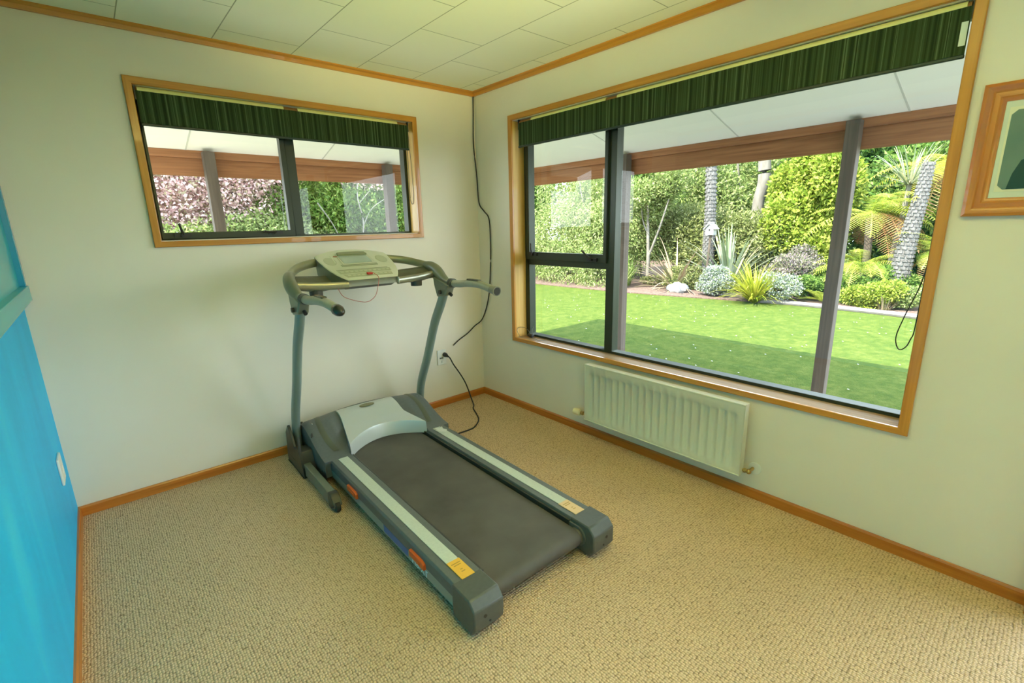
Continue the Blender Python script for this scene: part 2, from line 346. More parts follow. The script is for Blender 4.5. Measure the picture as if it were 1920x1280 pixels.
blB, bbB = blind('roller_blind', fB, -2.8115, -.492, 'long dark green striped roller blind across the large garden window', fab, 'y', [(-2.79, -1.33), (-1.25, -.62)])
bbA(MB().tube(cr_path([(-.572, .045, 2.09), (-.566, .06, 1.8), (-.562, .07, 1.63), (-.560, .05, 1.585), (-.558, .03, 1.63), (-.560, .028, 1.85), (-.566, .035, 2.09)], 6), .0018, 6), 'chain', blackp, smooth=True)
cp = cr_path([(.03, -2.809, 2.09), (.045, -2.806, 1.5), (.05, -2.80, 1.2), (.055, -2.76, 1.02), (.05, -2.745, .93), (.035, -2.765, .885), (.025, -2.795, .93), (.02, -2.806, 1.1), (.02, -2.81, 2.09)], 6)
bbB(MB().tube(cp, .0022, 6), 'chain', blackp, smooth=True)
bbB(MB().box(.0002, .0014, -2.802, -2.784, 1.985, 2.060), 'paper_label', mat('label_paper', (.75, .80, .70), .6))

# ------------------------------------------------------------------ small things on walls
rad = empty('radiator', (-.07, -1.725, .145), 0, 'white steel panel radiator with vertical flutes under the large window', 'radiator')
RY0, RY1, RZ0, RZ1, RX = -2.235, -1.215, .147, .527, -.10
def rb(m_, nm, mt, par=rad, **k): m_.v = [tuple(Vector(p)-rad.location) for p in m_.v]; return m_.build(nm, mt, par, **k)
m_ = MB(); NP = 20; pitch = (RY1-RY0-.06)/NP
ys = [RY0]; dep = [0.]
for i in range(NP):
    c0 = RY0+.03+pitch*(i+.5)
    for dx, dd in ((-.44, 0), (-.20, 1), (.20, 1), (.44, 0)): ys.append(c0+dx*pitch); dep.append(dd)
ys.append(RY1); dep.append(0.)
zs = [RZ0, RZ0+.034, RZ0+.046, RZ1-.058, RZ1-.047, RZ1]; zd = [0, 0, 1, 1, 0, 0]
vv = [(RX+.013*dep[i]*zd[j], ys[i], zs[j]) for i in range(len(ys)) for j in range(6)]
ff = [(i*6+j, (i+1)*6+j, (i+1)*6+j+1, i*6+j+1) for i in range(len(ys)-1) for j in range(5)]
m_.add(vv, ff); rb(m_, 'front_panel', white_m, smooth=50)
m_ = MB(); m_.box(RX, RX+.045, RY0-.004, RY0, RZ0, RZ1).box(RX, RX+.045, RY1, RY1+.004, RZ0, RZ1).box(RX+.018, RX+.05, RY0, RY1, RZ0+.004, RZ1-.006); rb(m_, 'side_cover', white_m, bevel=.002)
m_ = MB(); m_.tube([(RX+.003, RY0-.004, RZ1), (RX+.003, RY1+.004, RZ1)], [(.005, .005)]*2, 8); m_.box(RX, RX+.045, RY0-.004, RY1+.004, RZ1-.002, RZ1+.003)
m_.tube([(RX+.002, RY0-.002, RZ0), (RX+.002, RY1+.002, RZ0)], [(.005, .005)]*2, 8); rb(m_, 'edge_rail', white_m, smooth=True)
rb(MB().box(-.05, -.001, -1.36, -1.33, .2, .5), 'wall_bracket', white_m); rb(MB().box(-.05, -.001, -2.12, -2.09, .2, .5), 'wall_bracket', white_m)
m_ = MB(); m_.cyl((-.065, RY1+.003, .168), (-.065, -1.165, .165), .008); m_.cyl((-.065, -1.175, .166), (-.065, -1.155, .166), .013, 6); m_.cyl((-.065, -1.165, .166), (-.01, -1.165, .166), .007); rb(m_, 'valve', brass, smooth=True)
m_ = MB(); m_.tube([(-.065, -1.152, .166), (-.066, -1.146, .166), (-.068, -1.12, .165), (-.069, -1.098, .164), (-.069, -1.092, .164)], [.014, .023, .023, .021, .012], 16); rb(m_, 'thermostat_knob', cream_pl, smooth=True)
m_ = MB(); m_.cyl((-.065, RY0, .170), (-.065, -2.262, .170), .007); m_.cyl((-.065, -2.244, .170), (-.065, -2.256, .170), .012, 6); m_.ell((-.060, -2.268, .168), .013, .013, .013); m_.cyl((-.055, -2.268, .168), (-.01, -2.268, .168), .008); rb(m_, 'lockshield_valve', brass, smooth=True)
m_ = MB(); m_.cyl((-.008, -2.275, .168), (0, -2.275, .168), .032, 24); rb(m_, 'pipe_flange', white_pl, bevel=.002)

so = empty('wall_socket', (-.424, 0, .407), 0, 'white double wall socket plate with a black plug, beside the treadmill upright', 'socket')
m_ = MB().box(-.04, .04, -.011, 0, -.061, .061); m_.build('plate', white_pl, so, bevel=.003)
MB().box(-.006, .010, -.017, -.010, -.045, -.025).build('switch', white_pl, so, bevel=.002)
m_ = MB().box(-.022, .012, -.0118, -.010, -.012, .0).build('slot', mat('slot_dark', (.15, .15, .13), .6), so)
sw = empty('light_switch', (WX, -.29, .385), 0, 'white switch plate low on the bright blue wall', 'switch')
MB().box(0, .010, -.058, .058, -.062, .062).build('plate', white_pl, sw, bevel=.003)
MB().box(.009, .014, -.012, .012, -.02, .02).build('rocker', white_pl, sw, bevel=.002)
# painted hatch on the blue wall
ht = empty('wall_hatch', (WX, -.6, 1.13), 0, 'turquoise painted hatch with projecting sill on the blue wall, upper left', 'hatch')
MB().box(0, .036, -1.2, .578, 0, .068).build('sill', blue_trim, ht, bevel=.003)
m_ = MB(); m_.box(0, .028, .548, .596, .068, 1.1).box(0, .028, -1.2, -1.15, .068, 1.1).box(0, .028, -1.15, .548, 1.05, 1.1); m_.build('frame', blue_dark, ht, bevel=.002)
MB().box(0, .008, -1.15, .548, .068, 1.05).build('panel', blue_trim, ht)

pf = empty('picture_frame', (0, -3.06, 1.41), 0, 'wide stained wooden picture frame with a portrait photo at the right edge', 'picture')
PY0, PY1, PZ0, PZ1 = -.18, .182, 0, .430
m_ = MB()
prof = [(0, 0), (0, -.018), (.010, -.024), (.022, -.020), (.030, -.014), (.044, -.016), (.052, -.010), (.060, -.008), (.062, 0)]
O = [(PY0, PZ0), (PY1, PZ0), (PY1, PZ1), (PY0, PZ1)]; dirs = [(1, 1), (-1, 1), (-1, -1), (1, -1)]
for i in range(4):
    j = (i+1) % 4; m_.cur = 0 if i % 2 == 0 else 1; n0 = len(m_.v)
    v = [(d, O[i][0]+dirs[i][0]*w, O[i][1]+dirs[i][1]*w) for w, d in prof]+[(d, O[j][0]+dirs[j][0]*w, O[j][1]+dirs[j][1]*w) for w, d in prof]
    n = len(prof); m_.add(v, [(k, k+1, n+k+1, n+k) for k in range(n-1)])
m_.build('frame', [base_m['y'], base_m['z']], pf, smooth=30)
mat_w = mat('mount_board', (.66, .70, .60), .7); mat_c = mat('mount_card', (.78, .76, .58), .7)
i0, i1, j0, j1 = PY0+.06, PY1-.06, PZ0+.06, PZ1-.06
MB().box(-.006, -.001, i0-.004, i1+.004, j0-.004, j1+.004).build('mount', mat_w, pf)
MB().box(-.0075, -.006, i0+.016, i1-.012, j0+.02, j1-.02).build('inner_mount', mat_c, pf)
a0, a1, b0, b1 = i0+.02, i1-.018, j0+.027, j1-.03; ch = .014
MB().extrude([(a0+ch, b0), (a1-ch, b0), (a1, b0+ch), (a1, b1-ch), (a1-ch, b1), (a0+ch, b1), (a0, b1-ch), (a0, b0+ch)], 'x', -.0085, -.0075).build('photograph', noisy('photo_backdrop', (.10, .17, .15), (.17, .24, .20), 6, .4), pf)
cx_ = (a0+a1)/2
coat = [(a0+.02, b0+.001), (a1-.022, b0+.001), (a1-.030, b0+.05), (a1-.045, b0+.092), (cx_+.02, b0+.11), (cx_-.02, b0+.11), (a0+.045, b0+.092), (a0+.030, b0+.05)]
MB().extrude(coat, 'x', -.0092, -.0085).build('printed_coat', mat('printed_green', (.012, .045, .035), .4), pf)
MB().extrude([(cx_-.028, b0+.001), (cx_+.028, b0+.001), (cx_+.022, b0+.108), (cx_-.022, b0+.108)], 'x', -.0097, -.0092).build('printed_scarf', mat('printed_pink', (.33, .12, .11), .4), pf)
head = [(cx_+.026*math.cos(t), b0+.142+.036*math.sin(t)) for t in [2*math.pi*i/20 for i in range(20)]]
MB().extrude(head, 'x', -.0101, -.0097).build('printed_face', mat('printed_skin', (.35, .22, .14), .4), pf)

# hanging black cable in the corner
cab = cr_path([(-.012, -.010, 2.37), (-.018, -.012, 2.24), (-.024, -.010, 2.02), (-.010, -.016, 1.80), (-.009, -.030, 1.60), (-.008, -.09, 1.53), (-.008, -.148, 1.47), (-.008, -.158, 1.30), (-.008, -.148, 1.10), (-.010, -.115, .86), (-.014, -.03, .67), (-.09, -.012, .61), (-.163, -.010, .56), (-.25, -.010, .52), (-.308, -.010, .485)], 7)
tag(MB().tube(cab, .0045, 8).build('hanging_cable', rubber, smooth=True), 'thin black cable hanging down the room corner, its loose end above the socket', 'cable')
# treadmill power cord with plug
pc = empty('power_cord', (-.40, -.012, .425), 0, 'black power cord looping from the wall socket down onto the carpet', 'cord')
pts = [(-.400, -.050, .425), (-.390, -.075, .405), (-.362, -.075, .350), (-.315, -.085, .27), (-.272, -.09, .19), (-.245, -.10, .11), (-.238, -.13, .035), (-.262, -.19, .007), (-.308, -.245, .006), (-.354, -.344, .006), (-.415, -.455, .006), (-.51, -.535, .006), (-.57, -.553, .006), (-.652, -.551, .006), (-.74, -.55, .006), (-.86, -.56, .006)]
cpath = cr_path(pts, 6); m_ = MB(); m_.tube([p-pc.location for p in cpath], .0052, 8); m_.build('cord', rubber, pc, smooth=True)
m_ = MB(); m_.tube([(0, .001, 0), (0, -.018, 0), (0, -.030, -.002), (.002, -.048, -.008)], [.018, .018, .013, .007], 14, upv=(1, 0, 0)); m_.build('plug', blackp, pc, smooth=True)
# small tangle on the sill
tg = empty('cable_tangle', (.07, -.50, .573), 0, 'thin wire tangle with black adapter on the left end of the large sill', 'cable')
m_ = MB(); m_.tube(cr_path([(-.06, .035, .002), (-.075, .05, .05), (-.05, .052, .072), (-.01, .03, .065), (.01, .0, .03), (0, -.02, .005), (-.03, -.08, .004), (-.05, -.16, .004), (-.01, -.20, .004)], 6), .0018, 6)
m_.tube(cr_path([(.02, .03, .002), (.035, .01, .05), (.03, -.02, .075), (.0, -.04, .05), (-.012, -.05, .008), (.02, -.03, .004)], 6), .0018, 6); m_.build('wire', mat('grey_wire', (.12, .12, .10), .5), tg, smooth=True)
m_ = MB(); m_.box(-.02, .012, -.052, -.022, 0, .024); m_.box(-.006, .026, -.012, .012, 0, .018); m_.build('adapter', blackp, tg, bevel=.004)
# added ceiling lamp and floor lamp, both out of view, as fill light
def opal(name, p):
    m = mat(name, (.9, .85, .7), .4); P(m).inputs['Emission Color'].default_value = (1, .60, .18, 1); P(m).inputs['Emission Strength'].default_value = p; return m
cl = empty('added_ceiling_light', (-1.35, -1.95, H), 0, 'added round opal ceiling light, unseen, giving warm fill in the middle of the room', 'light')
MB().cyl((0, 0, 0), (0, 0, -.03), .19, 32).build('base', white_pl, cl, bevel=.004)
MB().ell((0, 0, -.03), .17, .17, .07, 28, 12).build('shade', opal('opal_fill_glow', CEIL_FILL_POWER), cl, smooth=True)
fl = empty('added_floor_lamp', (-2.3, -4.4, 0), 0, 'added tall floor lamp with round glowing shade, unseen behind the camera, for fill light', 'lamp')
MB().cyl((0, 0, 0), (0, 0, .03), .14, 28).build('base', blackp, fl, bevel=.005)
MB().cyl((0, 0, .03), (0, 0, 1.62), .012).build('pole', blackp, fl, smooth=True)
MB().ell((0, 0, 1.78), .18, .18, .17, 28, 14).build('shade', opal('opal_fill_glow_floor', FLOOR_FILL_POWER), fl, smooth=True)
# added head and unseen spotlight, turned up to brighten the ceiling
MB().tube([(0, 0, 1.25), (.12, .06, 1.32), (.17, .09, 1.36)], .009, 8).build('arm', blackp, fl, smooth=True)
MB().tube([(.16, .08, 1.34), (.19, .12, 1.40), (.23, .19, 1.47)], [.03, .05, .075], 20, cap=False).build('fill_spot_shell', blackp, fl, smooth=True)
sl = bpy.data.lights.new('ceiling_fill_spot', 'SPOT'); sl.energy = UP_FILL_POWER; sl.color = (1.0, .97, .36); sl.spot_size = R(60); sl.spot_blend = 1.0; sl.shadow_soft_size = .06
uo = bpy.data.objects.new('ceiling_fill_spot', sl); COL.objects.link(uo); uo.location = (-2.07, -4.21, 1.47); uo.rotation_euler = (Vector((-1.6, -2.98, 2.4))-uo.location).to_track_quat('-Z', 'Y').to_euler()

# ------------------------------------------------------------------ treadmill
TM = empty('treadmill', (-1.2145, -1.0, 0), R(-1.5), 'grey and silver motorised treadmill with console and curved handlebars on the carpet', 'treadmill')
dgrey = noisy('dark_grey_plastic', (.075, .085, .080), (.088, .098, .092), 60, .42)
mgrey = noisy('mid_grey_plastic', (.105, .120, .120), (.12, .135, .135), 60, .45)
char = mat('charcoal_plastic', (.045, .048, .042), .4)
silver = mat('silver_panel', (.56, .60, .58), .32, .25)
strip_m = noisy('foot_strip', (.50, .55, .48), (.56, .61, .53), 120, .6)
belt_m = noisy('belt_rubber', (.058, .052, .044), (.098, .090, .076), 5, .62, bump=.05, detail=6)
steel = mat('blue_grey_metal_paint', (.24, .31, .29), .35, .3)
rail_sil = mat('rail_silver', (.30, .36, .34), .38, .3)
hgrey = mat('handle_grey', (.19, .20, .145), .33, .15)
face_m = mat('console_face', (.58, .60, .46), .38, .1)
cons_d = mat('console_dark', (.035, .04, .025), .5)
orange = mat('orange_plastic', (.75, .13, .02), .4)
def tb(m_, nm, mt, par=TM, **k): return m_.build(nm, mt, par, **k)
for sg in (-1, 1):
    x = lambda a: sg*a
    def bx(m_, a, b_, *r): return m_.box(min(x(a), x(b_)), max(x(a), x(b_)), *r)
    # side rail body with foot strip
    m_ = MB(); prof = [(.243, .115), (.250, .150), (.366, .150), (.374, .140), (.374, .094), (.300, .094), (.300, .115)]
    m_.prism(prof, lambda p: (x(p[0]), -.885, p[1]), lambda p: (x(p[0]), .385, p[1])); rail = tb(m_, 'side_rail', mgrey, bevel=.002)
    m_ = MB(); bx(m_, .280, .334, -.778, .365, .1495, .1525); tb(m_, 'foot_strip', strip_m, rail, bevel=.0008)
    m_ = MB(); bx(m_, .277, .334, -.888, -.779, .1500, .1532)
    stk = tb(m_, 'warning_sticker', mat('yellow_sticker' if sg < 0 else 'faded_sticker', (.82, .46, .06) if sg < 0 else (.74, .52, .28), .5), rail)
    tag(stk, 'yellow warning sticker' if sg < 0 else 'faded orange warning sticker')
    for k_, (yy, hw) in enumerate(((-.800, .020), (-.812, .016), (-.840, .005), (-.853, .008))):
        m_ = MB(); m_.box(x(.305)-hw, x(.305)+hw, yy-.002, yy+.002, .1531, .1536); tb(m_, 'printed_line', mat('sticker_print', (.42, .25, .05), .5), stk)
    # lower silver channel
    m_ = MB(); bx(m_, .300, .3705, -.885, .385, .044, .094); ch_ = tb(m_, 'frame_channel', rail_sil, bevel=.003)
    # end cap
    m_ = MB()
    side = [(-.880, .015), (-.880, .151), (-.992, .151), (-1.022, .117), (-1.022, .045), (-1.000, .012)]
    pl = [(.240, 0), (.376, 0)]
    m_.extrude(side, 'x', min(x(.246), x(.378)), max(x(.246), x(.378))); cap = tb(m_, 'end_cap', dgrey, bevel=.006)
    tb(MB().cyl((x(.33), -1.020, .085), (x(.33), -1.0235, .085), .007, 12), 'screw_hole', blackp, cap); tb(MB().cyl((x(.31), -1.020, .055), (x(.31), -1.0235, .055), .0045, 12), 'screw_hole', blackp, cap)
    m_ = MB(); bx(m_, .2350, .2435, -.885, .40, .050, .140); tb(m_, 'inner_skirt', char, bevel=.001)
    # inner guard arc beside the belt
    m_ = MB(); arc = [(-.93+.046*math.cos(t), .086+.046*math.sin(t)) for t in np.linspace(math.pi*1.5, math.pi*.5, 14)]
    arc = arc + [(-.88, .132), (-.88, .040)]
    m_.extrude(arc, 'x', min(x(.238), x(.246)), max(x(.238), x(.246))); tb(m_, 'roller_guard', mgrey)
    # upright tube
    up_ = cr_path([(x(.43), .80, .09), (x(.43), .784, .234), (x(.43), .745, .36), (x(.43), .637, .555), (x(.43), .517, .80), (x(.43), .420, .945), (x(.43), .355, 1.055)], 7)
    m_ = MB(); m_.tube(up_, (.024, .035), 18, upv=(0, .4, 1)); tb(m_, 'upright', steel, smooth=True)
    # boot at the foot of the upright
    m_ = MB()
    prof = [(.560, .0), (.560, .055), (.600, .15), (.605, .250), (.628, .195), (.665, .150), (.705, .150), (.745, .21), (.80, .262), (.86, .20), (.885, .0)] if sg < 0 else [(.60, .0), (.60, .08), (.66, .12), (.80, .12), (.885, .0)]
    m_.prism(prof, lambda p: (x(.478), p[0], p[1]), lambda p: (x(.462), p[0], p[1]))
    m_.prism(prof, lambda p: (x(.400), p[0], p[1]), lambda p: (x(.386), p[0], p[1]))
    if sg < 0: m_.extrude([(.560, .0), (.560, .055), (.600, .15), (.625, .155), (.675, .145), (.70, .148), (.72, .10), (.72, 0)], 'x', min(x(.386), x(.478)), max(x(.386), x(.478)))
    m_.extrude([(.72, 0), (.72, .06), (.885, .06), (.885, 0)], 'x', min(x(.386), x(.478)), max(x(.386), x(.478)))
    tb(m_, 'upright_boot', char, bevel=.005)
    # lift arm with transport wheel
    ye = .165 if sg < 0 else .36
    xo = .467 if sg < 0 else .440
    m_ = MB(); bx(m_, xo-.038, xo, ye, .62, .012, .086); arm = tb(m_, 'base_arm', mat('arm_paint', (.20, .23, .19), .4, .2), bevel=.004)
    m_ = MB(); m_.extrude([(ye+.005, .008), (ye+.005, .089), (ye-.03, .089), (ye-.062, .066), (ye-.078, .036), (ye-.058, .030), (ye-.03, .008)], 'x', min(x(xo-.042), x(xo+.004)), max(x(xo-.042), x(xo+.004))); tb(m_, 'arm_end', char, arm, bevel=.004)
    m_ = MB(); m_.cyl((x(xo-.030), ye-.062, .027), (x(xo-.006), ye-.062, .027), .027, 24); tb(m_, 'transport_wheel', rubber, arm, bevel=.003)
    m_ = MB(); m_.cyl((x(xo-.006), ye-.062, .027), (x(xo-.003), ye-.062, .027), .010, 16); tb(m_, 'wheel_hub', chrome, arm, smooth=True)
    # handlebar: moulded shoulder then grip reaching back towards the runner
    sh = cr_path([(x(.405), .555, 1.186), (x(.430), .510, 1.170), (x(.440), .455, 1.140), (x(.438), .40, 1.108), (x(.434), .34, 1.090), (x(.432), .27, 1.085)], 7)
    n = len(sh); rr = [(.021+.011*math.sin(math.pi*min(1, i/(n*.75)))**.8, .021+.020*math.sin(math.pi*min(1, i/(n*.8)))**.8) for i in range(n)]
    m_ = MB(); m_.tube(sh, rr, 18); hb = tb(m_, 'handlebar', hgrey, smooth=True)
    m_ = MB()
    for k_ in range(3): m_.tube([(x(.432), .300-.017*k_, 1.086), (x(.432), .293-.017*k_, 1.086)], [(.0265, .0275), (.0265, .0275)], 18)
    tb(m_, 'ring', dgrey, hb, smooth=True)
    gp = cr_path([(x(.432), .28, 1.085), (x(.432), .20, 1.087), (x(.430), .10, 1.098), (x(.427), .0, 1.100), (x(.424), -.08, 1.092), (x(.422), -.125, 1.083)], 7)
    m_ = MB(); m_.tube(gp, (.0215, .0215), 18); tb(m_, 'grip', noisy('grip_grey', (.30, .31, .24), (.34, .35, .28), 50, .3, .2), hb, smooth=True)
    m_ = MB(); e0 = Vector((x(.422), -.125, 1.083)); dv = Vector((x(-.03), -.98, -.12)).normalized()
    if sg < 0:
        m_.tube([e0, e0+dv*.010, e0+dv*.034, e0+dv*.055, e0+dv*.066, e0+dv*.070], [.0225, .0255, .0245, .0185, .010, .002], 20); ec = tb(m_, 'grip_end', mat('glossy_end_cap', (.035, .033, .028), .18), hb, smooth=True)
    else:
        m_.tube([e0, e0+dv*.030, e0+dv*.050, e0+dv*.052], [.0215, .023, .0275, .0275], 20); ec = tb(m_, 'grip_end', mat('open_end_sleeve', (.20, .20, .15), .3), hb, smooth=True)
        m_ = MB(); m_.cyl(e0+dv*.0515, e0+dv*.0535, .0215, 20); tb(m_, 'opening', blackp, ec)
    m_ = MB(); m_.obox((x(.428), .045, 1.122), (.013, 0, 0), (0, .055, .0), (0, 0, .004)); tb(m_, 'pulse_sensor', mat('sensor_plate', (.10, .10, .08), .25, .6), hb, bevel=.003)
    # clamp under the shoulder and its bolts
    m_ = MB(); m_.prism([(.42, .99), (.325, 1.005), (.285, 1.075), (.46, 1.115), (.45, 1.06)], lambda p: (x(.403), p[0], p[1]), lambda p: (x(.459), p[0], p[1])); cl_ = tb(m_, 'clamp', hgrey, bevel=.008)
    for xx in (.392, .462): tb(MB().cyl((x(xx), .372, 1.025), (x(xx+.012), .372, 1.025), .013, 14), 'bolt', blackp, cl_, smooth=True)
    tb(MB().cyl((x(.43), .31, 1.02), (x(.43), .290, 1.010), .010, 12), 'bolt', blackp, cl_, smooth=True)
    # cross bar from the shoulder to the console lip
    m_ = MB(); m_.tube(cr_path([(x(.412), .470, 1.132), (x(.33), .458, 1.124), (x(.24), .440, 1.119), (x(.147), .426, 1.116)], 6), (.012, .021), 14); tb(m_, 'cross_bar', mat('bar_silver', (.30, .30, .22), .25, .5), smooth=True)
    # tray with cup holder
    m_ = MB()
    def tray(u, v, x=x):
        xa = .150+u*(.425-.150); ya = .455+v*(.590-.03*u*u*2-.455); zz = 1.112+.045*v**2.2+.022*u*v-.028*math.sin(math.pi*u)*math.sin(math.pi*min(1, v*1.3))
        return (x(xa), ya, zz)
    m_.grid(tray, 10, 8); t_o = tb(m_, 'tray', noisy('tray_plastic', (.09, .095, .06), (.11, .115, .075), 30, .4), smooth=60)
    sm_ = t_o.modifiers.new('solid', 'SOLIDIFY'); sm_.thickness = .004; sm_.offset = -1
    m_ = MB(); n = 20
    for (r0, z0, r1, z1) in ((.036, 1.104, .034, 1.066), (.034, 1.066, .0, 1.066)):
        v = [(x(.305)+r0*math.cos(2*math.pi*k/n), .492+r0*math.sin(2*math.pi*k/n), z0) for k in range(n)]+[(x(.305)+r1*math.cos(2*math.pi*k/n), .492+r1*math.sin(2*math.pi*k/n), z1) for k in range(n)]
        m_.add(v, [(k, (k+1) % n, n+(k+1) % n, n+k) for k in range(n)])
    tb(m_, 'cup_holder', char, t_o, smooth=True)
    tb(MB().cyl((x(.320), .475, 1.098), (x(.320), .475, 1.130), .008), 'bolt', chrome, t_o, smooth=True); tb(MB().cyl((x(.29), .485, 1.098), (x(.29), .485, 1.126), .006), 'bolt', chrome, t_o, smooth=True)
    # orange latches on the rail
    for ya, yb in ((.115, -.005), (-.565, -.685)):
        m_ = MB(); m_.extrude([(ya, .122), (ya, .092), (yb, .088), (yb, .116), (yb+.02, .123)], 'x', min(x(.372), x(.386)), max(x(.372), x(.386))); lt_ = tb(m_, 'latch', orange, rail, bevel=.003)
        m_ = MB(); m_.box(min(x(.385), x(.389)), max(x(.385), x(.389)), yb+.03, ya-.03, .100, .110); tb(m_, 'latch_rib', orange, lt_, bevel=.001)
    if sg < 0:
        m_ = MB(); m_.box(-.3715, -.3700, -.525, -.290, .055, .090); tb(m_, 'blue_decal', mat('blue_decal', (.02, .13, .42), .35), ch_)
        fc = bpy.data.curves.new('lettering', 'FONT'); fc.body = 'M8-XT'; fc.size = .046; fc.extrude = .0006; fc.align_x = 'CENTER'
        fo = bpy.data.objects.new('lettering_curve', fc); COL.objects.link(fo); bpy.context.view_layer.update()
        lm = bpy.data.meshes.new_from_object(fo.evaluated_get(bpy.context.evaluated_depsgraph_get())); bpy.data.objects.remove(fo); bpy.data.curves.remove(fc)
        lm.materials.clear(); lm.materials.append(mat('pale_blue_print', (.75, .95, 1.0), .4)); lo = bpy.data.objects.new('lettering', lm); COL.objects.link(lo); lo.parent = ch_
        lo.location = (-.3712, -.625, .049); lo.rotation_euler = (R(90), 0, R(-90))
rl_ = [o for o in bpy.data.objects if o.name.startswith('side_rail')][-1]
m_ = MB(); m_.grid(lambda u, v: (.284+.052*u+.006*math.sin(9*v), .275+.075*v+.010*math.sin(7*u), .1532+.0022*math.sin(11*u+5*v)**2), 8, 8); tb(m_, 'torn_label', mat('torn_label_paper', (.66, .68, .62), .5), rl_, smooth=60)
# deck and belt
m_ = MB(); m_.box(-.243, .243, -.90, .52, .050, .088); tb(m_, 'deck', char)
m_ = MB(); rad_ = .040; zc = .086; pathp = [(.60, .126), (.52, .126)]+[(-.93+rad_*math.cos(t), zc+rad_*math.sin(t)) for t in np.linspace(math.pi*.5, math.pi*1.5, 20)]+[(.52, .046), (.60, .046)]
inner = [(p[0]+(.002 if p[0] < -.93 else 0), p[1]-.004 if p[1] > zc else p[1]+.004) for p in pathp[::-1]]
m_.extrude(pathp+inner, 'x', -.232, .224); tb(m_, 'running_belt', belt_m, smooth=True)
m_ = MB(); m_.cyl((-.300, -.93, .086), (.300, -.93, .086), .0355, 24); tb(m_, 'rear_roller', mat('roller_steel', (.25, .24, .2), .4, .7), smooth=True)
m_ = MB(); m_.box(-.38, .38, .60, .86, .012, .10).box(-.46, .46, .74, .84, .012, .07); tb(m_, 'base_frame', char, bevel=.004)
# motor hood
def crown(xx): return 1-.17*(abs(xx)/.42)**2.4
prof = [(.375, .150), (.42, .158), (.48, .176), (.54, .203), (.60, .236), (.66, .266), (.71, .283), (.755, .286), (.80, .270), (.845, .232), (.875, .17), (.89, .10), (.89, .03)]
pp = cr_path([(0, a, c) for a, c in prof], 4)
def hood(u, v):
    xx = -.405+.81*u; q = pp[min(len(pp)-1, int(round(v*(len(pp)-1))))]
    y, z = q.y, q.z
    e = max(0, (abs(xx)-.375)/.03); k = crown(xx)*(1-.10*e*e)
    if abs(xx) < .245: y0 = .525-.13*(xx/.245)**2; y = y0+(y-.375)/(.89-.375)*(.89-y0); z = max(z, .168)
    z = .150+(z-.150)*k if z > .15 else z
    return (xx, y, z)
m_ = MB(); m_.grid(hood, 60, len(pp)-1)
nv = len(pp)
for uu in (0, 1):
    col_ = [hood(uu, j/(nv-1)) for j in range(nv)]; bot = [(c[0], c[1], .03) for c in col_]
    m_.add(col_+bot, [(j, j+1, nv+j+1, nv+j) for j in range(nv-1)])
fr_ = [hood(i/60, 0) for i in range(61)]; fb_ = [(c[0], c[1]+.012, .127 if abs(c[0]) < .245 else .05) for c in fr_]
m_.add(fr_+fb_, [(j, j+1, 61+j+1, 61+j) for j in range(60)]); hd = tb(m_, 'motor_hood', mgrey, smooth=38)
def hz(xx, y):
    # hood height at (x,y) ignoring the arch
    for a, c in zip(pp, pp[1:]):
        if a.y <= y <= c.y:
            t = (y-a.y)/max(1e-6, c.y-a.y); z = a.z+(c.z-a.z)*t; return .150+(z-.150)*crown(xx)
    return .03
def yfront(xx): return .530-.135*(xx/.25)**2
def spanel(u, v):
    hw = .250-.060*math.sin(math.pi*.5*min(1, v*1.25)); xx = (-1+2*u)*hw; yf = yfront(xx); y = yf+(.790-yf)*v
    z0 = .204+.012*(1-(xx/.25)**2); zt = .293*1.0-.012*(xx/.2)**2
    s = v; z = z0+(hz(xx, max(.60, y))+.006-z0)*min(1, s*1.6)**.9
    return (xx, y, z)
m_ = MB(); m_.grid(spanel, 40, 18)
top_ = [spanel(i/40, 0) for i in range(41)]; mid_ = [(p[0]*1.0, p[1]-.005, p[2]-.012) for i, p in enumerate(top_)]; bot_ = [(p[0], p[1]-.014, .129) for p in top_]
m_.add(top_+mid_+bot_, [(j, j+1, 41+j+1, 41+j) for j in range(40)]+[(41+j, 41+j+1, 82+j+1, 82+j) for j in range(40)])
for uu in (0, 1):
    e_ = [spanel(uu, j/18) for j in range(19)]; l_ = [(p[0], p[1], p[2]-.06) for p in e_]
    m_.add(e_+l_, [(j, j+1, 19+j+1, 19+j) for j in range(18)])
sp = tb(m_, 'silver_cover', silver, hd, smooth=45)
c0 = Vector(spanel(.5, .72)); c1 = Vector(spanel(.5, .9)); nrm = (c1-c0).normalized().cross(Vector((-1, 0, 0))).normalized()
if nrm.z < 0: nrm = -nrm
tv = (c1-c0).normalized(); m_ = MB(); n = 28
ring = lambda rx, ry, h: [tuple(c0+Vector((rx*math.cos(2*math.pi*k/n), 0, 0))+tv*ry*math.sin(2*math.pi*k/n)+nrm*h) for k in range(n)]
m_.add(ring(.050, .026, 0)+ring(.050, .026, .004)+ring(.045, .021, .0055), [(k, (k+1) % n, n+(k+1) % n, n+k) for k in range(n)]+[(n+k, n+(k+1) % n, 2*n+(k+1) % n, 2*n+k) for k in range(n)]+[[2*n+k for k in range(n)]])
tb(m_, 'badge', mat('olive_badge', (.22, .21, .10), .3, .4), sp)
